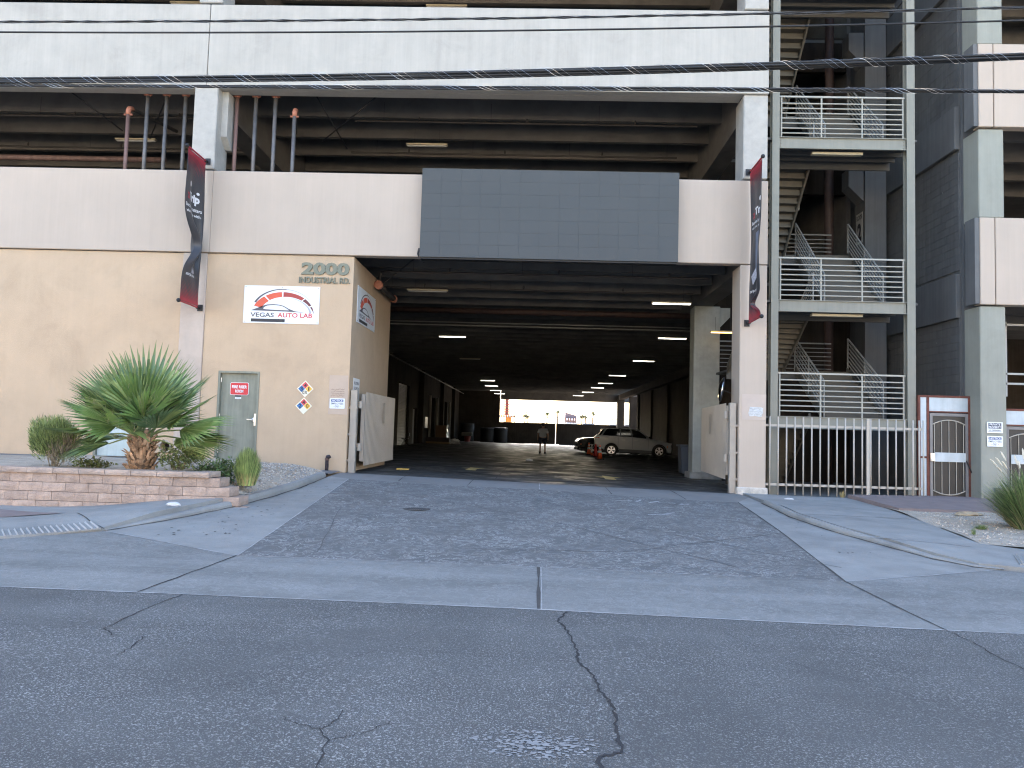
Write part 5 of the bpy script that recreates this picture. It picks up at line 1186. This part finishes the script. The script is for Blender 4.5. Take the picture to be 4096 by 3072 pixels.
suv_prof = suv_prof[::-1]; suv_glass = [(.24,1.30),(.52,1.68),(.9,1.73),(2.4,1.71),(2.82,1.62),(3.58,1.13),(2.4,1.22),(1.2,1.28)]
# order: start low at the rear, follow the arches along the bottom, then over the top from the front
vehicle('sport_utility_car','white sport utility car parked nose right against the right inner wall',(6.85,52.0,G(6.8,52.0)),math.radians(-4),1.06,
    M('white grey car paint',(.30,.335,.37),.28,.03,3,spec=.6), suv_prof, suv_glass, 1.78, [1.10,4.12], .375, 1.95, 1)
truck_prof = [(.05,.5),(.0,.75),(.02,1.30),(.1,1.34),(2.0,1.32),(4.0,1.20),(4.9,1.14),(5.35,1.04),(5.5,.85),(5.52,.5),(5.45,.35)][::-1]
truck_glass = [(1.9,1.30),(2.12,1.80),(3.2,1.83),(3.42,1.76),(4.12,1.18)]
vehicle('pickup_truck','black pickup parked nose left behind the white car',(6.0,56.5,G(6,56.5)),math.radians(3),1.0,M('black car paint',(.012,.012,.013),.2,.03,3,spec=.6), truck_prof, truck_glass, 1.86, [1.15,4.45], .42, 2.0, -1)
# ------------------------------------------------------------------ cones
co_m = M('cone orange',(.90,.13,.035),.5,.08,4); cd_m = M('cone dull red',(.62,.05,.04),.5,.15,4); cw_m = M('cone reflective white',(.75,.75,.75),.4)
def cone(x,y,h,label,m,stripes=True,lean=0.0):
    t = thing('traffic_cone',(x,y,G(x,y)),label,'traffic cone','traffic cones by the white car'); t.scale = (h/.71,)*3; t.rotation_euler = (lean,0,.2)
    R_ = lambda z: .135-(.135-.03)*z/.71
    MB().box(-.19,.19,-.19,.19,0,.035).build('base', black_m, t, local=True, bevel=.01)
    MB().lathe([(R_(z),z) for z in (.036,.2,.4,.6,.70)]+[(.012,.71)],(0,0,0),18).build('cone', m, t, local=True, smooth=True)
    if stripes:
        for a,b in ((.33,.44),(.50,.60)): MB().lathe([(R_(a)+.004,a),(R_(b)+.004,b)],(0,0,0),18).build('stripe', cw_m, t, local=True, smooth=True)
cone(3.63,40.5,.76,'tall bright orange traffic cone with two white bands, nearest of the cones',co_m)
cone(3.78,45.0,.78,'plain dull red traffic cone without bands just behind the nearest one',cd_m,False)
cone(3.72,49.6,.80,'orange traffic cone with white bands farthest back near the car tail',co_m)
cone(3.80,48.2,.42,'small short orange traffic cone with white band in front of the farthest one',co_m)
# ------------------------------------------------------------------ person walking away
man = thing('person',(.62,46.0,G(.62,46.0)),'person walking away into the garage in a pale grey shirt and dark shorts','person')
def skin(name, J, E_, R_, root, mat, sub=2):
    me = bpy.data.meshes.new(name); me.from_pydata(J,E_,[]); o = bpy.data.objects.new(name,me); COL.objects.link(o)
    sk = o.modifiers.new('skin','SKIN'); me.skin_vertices
    for i,v in enumerate(me.skin_vertices[0].data): r = R_[i]; v.radius = r if isinstance(r,tuple) else (r,r); v.use_root = (i==root)
    o.modifiers.new('sub','SUBSURF').levels = sub; o.modifiers['sub'].render_levels = sub
    dg = bpy.context.evaluated_depsgraph_get(); m2 = bpy.data.meshes.new_from_object(o.evaluated_get(dg)); bpy.data.objects.remove(o); bpy.data.meshes.remove(me)
    m2.name = name; m2.materials.clear(); m2.materials.append(mat); m2.polygons.foreach_set('use_smooth',[True]*len(m2.polygons))
    q = bpy.data.objects.new(name,m2); COL.objects.link(q); q.parent = man; return q
skin_m = M('skin',(.33,.20,.14),.6,.08,8); shirt_m = M('pale grey shirt',(.36,.39,.43),.85,.08,9,.2,30); short_m = M('dark shorts',(.03,.035,.055),.85,.1,9); shoe_m = M('dark shoes',(.03,.03,.03),.7); hair_m = M('cropped dark hair',(.04,.03,.025),.8)
J = [(0,0,.95),(0,0,1.15),(0,.01,1.38),(0,.02,1.53),(0,.04,1.62),(0,.05,1.73),
     (-.13,0,.90),(-.15,-.06,.50),(-.16,-.20,.11),(-.165,-.10,.045), (.13,0,.90),(.14,.10,.49),(.14,.06,.10),(.145,.19,.04),
     (-.21,.01,1.43),(-.30,-.03,1.14),(-.31,.06,.90),(-.31,.09,.80),(.21,.01,1.43),(.30,.02,1.14),(.31,.10,.90),(.31,.13,.80)]
E_ = [(0,1),(1,2),(2,3),(3,4),(4,5),(0,6),(6,7),(7,8),(8,9),(0,10),(10,11),(11,12),(12,13),(2,14),(14,15),(15,16),(16,17),(2,18),(18,19),(19,20),(20,21)]
R_ = [(.18,.13),(.185,.13),(.19,.12),.062,.095,.085,(.10,.10),.062,.042,.04,(.10,.10),.062,.042,.04,.075,.048,.036,.04,.075,.048,.036,.04]
skin('body',J,E_,R_,0,skin_m)
JS = [(0,-.0,.93),(0,-.01,1.12),(0,0,1.36),(0,.015,1.50),(-.22,.01,1.42),(-.285,-.02,1.20),(.22,.01,1.42),(.285,.015,1.20)]
skin('shirt',JS,[(0,1),(1,2),(2,3),(2,4),(4,5),(2,6),(6,7)],[(.235,.175),(.235,.17),(.225,.15),.09,.10,.085,.10,.085],0,shirt_m)
JP = [(0,0,.93),(-.12,0,.86),(-.15,-.045,.56),(.12,0,.86),(.14,.075,.56)]
skin('shorts',JP,[(0,1),(1,2),(0,3),(3,4)],[(.20,.15),.14,.115,.14,.115],0,short_m)
skin('shoe',[(-.165,-.235,.10),(-.165,-.19,.07),(-.165,-.06,.035)],[(0,1),(1,2)],[.045,.055,.045],1,shoe_m,1); skin('shoe',[(.145,.03,.055),(.145,.10,.05),(.145,.22,.04)],[(0,1),(1,2)],[.055,.055,.045],1,shoe_m,1)
skin('hair',[(0,.03,1.66),(0,.035,1.74),(0,.05,1.78)],[(0,1),(1,2)],[(.085,.08),(.092,.088),.07],1,hair_m)
for sx in (-1,1): skin('ear',[(sx*.098,.05,1.66),(sx*.105,.05,1.70)],[(0,1)],[.018,.02],0,skin_m,1)
for sx,c in ((-1,J[17]),(1,J[21])):
    for k in range(5):
        d = Vector((0,.012-.0+ (k-2)*.018,-.05 if k else -.03)); p = Vector(c)+Vector((0,(k-2)*.018,-.03))
        skin('finger',[tuple(p),tuple(p+d*.6),tuple(p+d*1.1+Vector((-sx*.012,0,0)))],[(0,1),(1,2)],[.010,.009,.007],0,skin_m,1)
man.scale = (1.02,)*3
# ------------------------------------------------------------------ things standing in the drive-through
t = thing('wheeled_bin',(5.78,27.3,G(5.8,27.3)),'blue grey wheeled bin half hidden behind the grey concrete column','bin')
MB().prism([(-.28,.06),(.24,.06),(.32,1.0),(-.32,1.0)],'y',-.3,.3).build('body',M('blue grey plastic',(.05,.065,.09),.6),t,local=True,bevel=.02)
MB().box(-.38,.36,-.34,.34,1.001,1.07).build('lid',M('blue grey plastic',(.05,.065,.09)),t,local=True,bevel=.02)
for s_ in (-1,1): MB().lathe([(.09,-.03),(.09,.03)],(.2,s_*.27,.09),14,'y').build('wheel',tyre_m,t,local=True)
t.location = (5.55,26.9,G(5.5,26.9))
t = thing('wrapped_carton',(-7.6,63.0,G(-7.6,63)),'tall brown carton with silver plastic wrap standing by the left inner wall','carton')
MB().box(-.55,.35,-.5,.5,.02,1.5).build('carton',M('brown carton',(.16,.10,.06),.9),t,local=True,bevel=.01)
mb = MB(); vs=[]; 
for j in range(9):
    for i in range(5): vs.append((.36+random.uniform(0,.12),-.5+i*.25,.02+1.56*j/8))
mb.add(vs,[(j*5+i,j*5+i+1,j*5+i+6,j*5+i+5) for j in range(8) for i in range(4)]); mb.build('plastic_wrap',M('silver plastic',(.75,.75,.74),.25,.1,5),t,local=True)
t = thing('plastic_bundle',(-6.55,62.5,G(-6.5,62.5)),'bundle of crumpled silver plastic lying right of the tall carton','bundle')
o = lump('plastic',(0,0,0),.5,.4,.45,M('silver plastic',(.75,.75,.74)),'','',12,.35); o.parent = t; [o.__delitem__(k) for k in ('label','category') if k in o.keys()]
t = thing('flat_carton',(-8.0,60.5,G(-8,60.5)),'long dark flat carton on a pallet left of the tall carton','carton')
MB().box(-.6,1.3,-.4,.4,.15,.5).build('carton',M('dark carton',(.05,.035,.03),.8),t,local=True); 
for k in range(3): MB().box(-.6,1.3,-.4+.33*k,-.26+.33*k,0,.15).build('skid',M('pallet wood',(.3,.22,.12),.9),t,local=True)
t = thing('folding_chair',(-8.1,47.5,G(-8.1,47.5)),'dark folding chair standing before the roll-up door behind the left gate leaf','chair')
for s_ in (-1,1):
    MB().tube([(-.25,s_*.2,0),(.25,s_*.2,.82)],.015,6).build('leg',black_m,t,local=True); MB().tube([(.28,s_*.2,0),(-.2,s_*.2,.5)],.015,6).build('leg',black_m,t,local=True)
MB().box(-.22,.2,-.2,.2,.44,.47).build('seat',black_m,t,local=True); MB().box(.2,.26,-.2,.2,.62,.82).build('backrest',black_m,t,local=True)
for k,(x,y,h,lb) in enumerate(((-7.4,84,1.9,'dark tall storage bin in the far left corner of the garage'),(-5.2,85,1.5,'dark round drum left of the bright floor strip'),(-3.7,85.5,1.6,'dark round drum right of the other, under the far opening'))):
    t = thing('storage_drum',(x,y,G(x,y)),lb,'drum','dark drums by the far wall')
    MB().lathe([(.75,0),(.8,.1),(.78,h*.5),(.8,h*.9),(.75,h)],(0,0,0),18).build('body',M('dark plastic drum',(.012,.012,.012),.7),t,local=True,smooth=True); MB().lathe([(.82,h),(.82,h+.08),(.5,h+.12)],(0,0,.001),18).build('lid',M('dark plastic drum',(.012,.012,.012)),t,local=True)
t = thing('utility_bucket',(-7.0,80,G(-7,80)),'orange bucket with a pale box on it in the far left corner','bucket')
MB().lathe([(.3,0),(.38,.6)],(0,0,0),14).build('bucket',M('dull orange plastic',(.25,.05,.03),.6),t,local=True); MB().box(-.6,.5,-.3,.3,.61,1.0).build('box',M('dull carton',(.2,.18,.15),.9),t,local=True)
# ------------------------------------------------------------------ overhead cables
def sag(pts, x): 
    for i in range(len(pts)-1):
        if x <= pts[i+1][0] or i==len(pts)-2:
            a,b = pts[i],pts[i+1]; return a[1]+(b[1]-a[1])*(x-a[0])/(b[0]-a[0])
def cable(name, pts, label, strands, lash, R0):
    """pts (x,z) along the street at y about 9; strands: offsets and radii"""
    t = thing(name,(0,9,pts[0][1]),label,'cable','overhead cables along the street')
    # quadratic through the points so that it hangs smoothly
    n = len(pts); sx_=[sum(p[0]**k for p in pts) for k in range(5)]; sy=[sum(p[1]*p[0]**k for p in pts) for k in range(3)]
    A = Matrix(((sx_[0],sx_[1],sx_[2]),(sx_[1],sx_[2],sx_[3]),(sx_[2],sx_[3],sx_[4]))); c = A.inverted() @ Vector(sy)
    f_ = lambda x: c[0]+c[1]*x+c[2]*x*x
    X_ = [-24+.25*i for i in range(193)]
    for k,(dy,dz,r,tw) in enumerate(strands):
        MB().tube([(x,9+dy*math.cos(tw*x)-dz*math.sin(tw*x),f_(x)+dz*math.cos(tw*x)+dy*math.sin(tw*x)) for x in X_],r,7).build('strand',cable_m,t,smooth=True)
    if lash:
        hx = [-9+.02*i for i in range(901)]
        for ph in (0,1.3,2.4): MB().tube([(x,9+R0*math.cos(lash*x+ph),f_(x)+R0*math.sin(lash*x+ph)) for x in hx],0.0017,3).build('lashing_wire',wire_m,t)
cable('overhead_cable',[(-6.898,4.98),(-2.427,5.061),(1.605,5.17),(5.853,5.329)],'twisted thin black cable, topmost across the white panel',[(.008,0,.0095,9),(-.008,0,.0095,9)],5,.019)
cable('overhead_cable',[(-6.888,4.846),(-2.421,4.903),(1.607,5.011),(5.851,5.162)],'smooth thin black cable, second from the top',[(0,0,.0115,0)],0,0)
cable('overhead_cable',[(-6.843,4.214),(-2.397,4.334),(-.218,4.412),(1.615,4.49),(3.755,4.603),(5.845,4.709)],'thick bundle of black cables bound with spiral wire, rising to the right',[(0,.030,.016,.15),(.024,.006,.015,.15),(-.024,.006,.015,.15),(0,-.018,.017,.15),(.014,-.038,.012,.15)],13,.053)
cable('overhead_cable',[(-6.838,4.15),(-2.391,4.206),(1.619,4.231),(5.84,4.272)],'black cable bound with spiral wire along the lower edge of the white panel',[(0,.010,.015,.2),(.004,-.013,.013,.2)],15,.029)
# ------------------------------------------------------------------ beyond the far opening
def fence2():
    t = thing('far_fence',(5,112,-2.2),'tall thin bar fence beyond the far opening of the garage','fence')
    for z in (1.1,2.0): bx('rail', black_m, t, -15,35,112,112.05,z-.03,z+.03)
    me = MB().box(-.02,.02,0,.04,-2.2,2.05).mesh('picket', black_m)
    for k in range(66): inst('picket', me, t, (-8+.4*k,112,0))
fence2()
pt_m = M('far palm trunk',(.16,.12,.09),.9); pc_m = M('far palm crown',(.10,.13,.06),.7,.3,2)
lbl = ['right of the middle pair','tallest, in the middle of the opening','far left pair, left one','far left pair, right one','left of the pair by the right pole','right of the pair by the right pole','slim, by the right utility pole']
for (x,z),lb in zip(((3.6,4.4),(6.4,5.0),(-2.3,3.7),(-1.5,3.5),(12.9,4.0),(13.8,3.8),(15.8,4.9)),lbl):
    t = thing('palm_tree',(x,200,-2.2),'small distant palm tree beyond the garage: '+lb,'palm tree','distant palm trees')
    MB().tube([(x,200,-2.2),(x+.1,200,z)],[.22,.16],8).build('trunk',pt_m,t)
    mb = MB()
    for k in range(26):
        a = k*2.4; e = random.uniform(-.5,1.2); d = Vector((math.cos(a)*math.cos(e),math.sin(a)*math.cos(e),math.sin(e))); c = Vector((x+.1,200,z)); s_ = d.cross(Vector((0,0,1))).normalized()*.17
        mb.add([c,c+d*.5+s_,c+d*1.05-Vector((0,0,.25)),c+d*.5-s_],[(0,1,2,3)])
    mb.build('crown',pc_m,t)
for x,z,lb in ((-3.5,4.3,'distant utility pole near the red tower'),(-1.3,3.5,'short distant pole left of the middle palms'),(10.4,4.3,'distant utility pole right of the dark roofed building'),(14.8,4.5,'distant utility pole by the right end of the opening')):
    t = thing('utility_pole',(x,140,-2.2),lb,'utility pole','distant utility poles'); MB().tube([(x,140,-2.2),(x,140,z)],.07,6).build('pole',pt_m,t); bx('crossarm',pt_m,t,x-.7,x+.7,139.95,140.05,z-.25,z-.17)
t = thing('far_wires',(5,140,2.5),'thin wires strung between the distant poles','wire')
for z in (4.1,3.1,2.4): MB().tube([(-25,140,z),(5,140,z-.25),(35,140,z)],.025,4).build('wire',black_m,t)
t = thing('red_tower',(-5.4,150,-2.2),'distant red tower at the left of the far opening','tower')
for dx in (-.45,.45): bx('leg',M('far red paint',(.35,.06,.05),.6),t,-5.4+dx-.08,-5.4+dx+.08,149.9,150.1,-2.2,9)
for k in range(22): bx('crossbar',M('far red paint',(.35,.06,.05)),t,-5.85,-4.95,149.92,150.08,-2+.5*k,-1.85+.5*k)
bx('cabin',M('far brown wall',(.20,.09,.07),.8),t,-5.7,-5.1,150.2,151.2,2.7,9)
t = thing('orange_kiosk',(-5,146,-2.2),'small distant kiosk with orange walls and striped awning under the red tower','kiosk')
bx('wall',M('far orange wall',(.55,.22,.04),.8),t,-5.4,-4.3,146,148,-2.2,2.5)
for k in range(14): bx('awning_strip',[M('far orange wall',(.55,.22,.04)),sign_w][k%2],t,-6.8+.24*k,-6.58+.24*k,145.3,146,2.45,2.8)
t = thing('warehouse',(7.5,150,-2.2),'distant dark warehouse with striped awning right of the middle of the opening','building')
mb = MB(); mb.prism([(6.3,-2.2),(8.6,-2.2),(8.6,3.2),(6.4,3.8)],'y',150,156); mb.build('wall',M('far mauve wall',(.20,.15,.16),.8),t)
for k in range(9): bx('awning_strip',[M('far red brown awning',(.25,.08,.06),.8),sign_w][k%2],t,6.35+.25*k,6.59+.25*k,149.3,149.99,2.2,2.7)
for k,x in enumerate((9.0,13.2,15.6,6.2)):
    t = thing('parked_car',(x,120,-2.2),['distant parked car right of the warehouse','distant parked car by the right pole','distant parked car at the right end of the opening','distant parked car before the warehouse'][k],'car','distant parked cars')
    MB().prism([(x-2,-1.0),(x+2,-1.0),(x+2.1,.4),(x+1.2,.7),(x+.7,1.35),(x-.9,1.4),(x-1.6,.75),(x-2.1,.5)],'y',119.2,120.8).build('body',[M('far blue paint',(.1,.14,.2),.4),sign_w,M('far grey paint',(.2,.2,.2),.4),sign_w][k],t,bevel=.1)
    bx('plinth',black_m,t,x-2,x+2,119.3,120.7,-2.2,-1.01)
# ------------------------------------------------------------------ the other side of the street: unseen building added to bounce warm sunlight
ob = thing('bounce_building',(0,-26,-1.6),'long cream stucco warehouse added out of view across the street to bounce sunlight','warehouse')
ow = M('bounce building cream stucco',(.62,.52,.40),.9,.08,1)
wall('front_wall',ow,ob,'x',-55,55,-1.8,8.0,-24.3,-24.0,[(x,x+4,-1.8,2.4) for x in (-40,-16,8,32)]+[(x,x+1.1,-1.8,.6) for x in (-30,-5,20,44)])  # front of the added bounce building
for x in (-40,-16,8,32): bx('roll_door',M('bounce building beige roll door',(.45,.42,.36),.5),ob,x,x+4,-24.25,-24.2,-1.8,2.4)
for x in (-30,-5,20,44): bx('door',doorgreen,ob,x,x+1.1,-24.25,-24.2,-1.8,.6)  # doors of the added bounce building
bx('roof',tee_m,ob,-55,55,-45,-24.31,7.6,7.8); bx('back_wall',ow,ob,-55,55,-45.3,-45.01,-1.8,8.0)  # roof and back of the added bounce building
struct(bx('pavement',walk_m,None,-60,60,-23.99,-14.01,-1.9,-1.55))
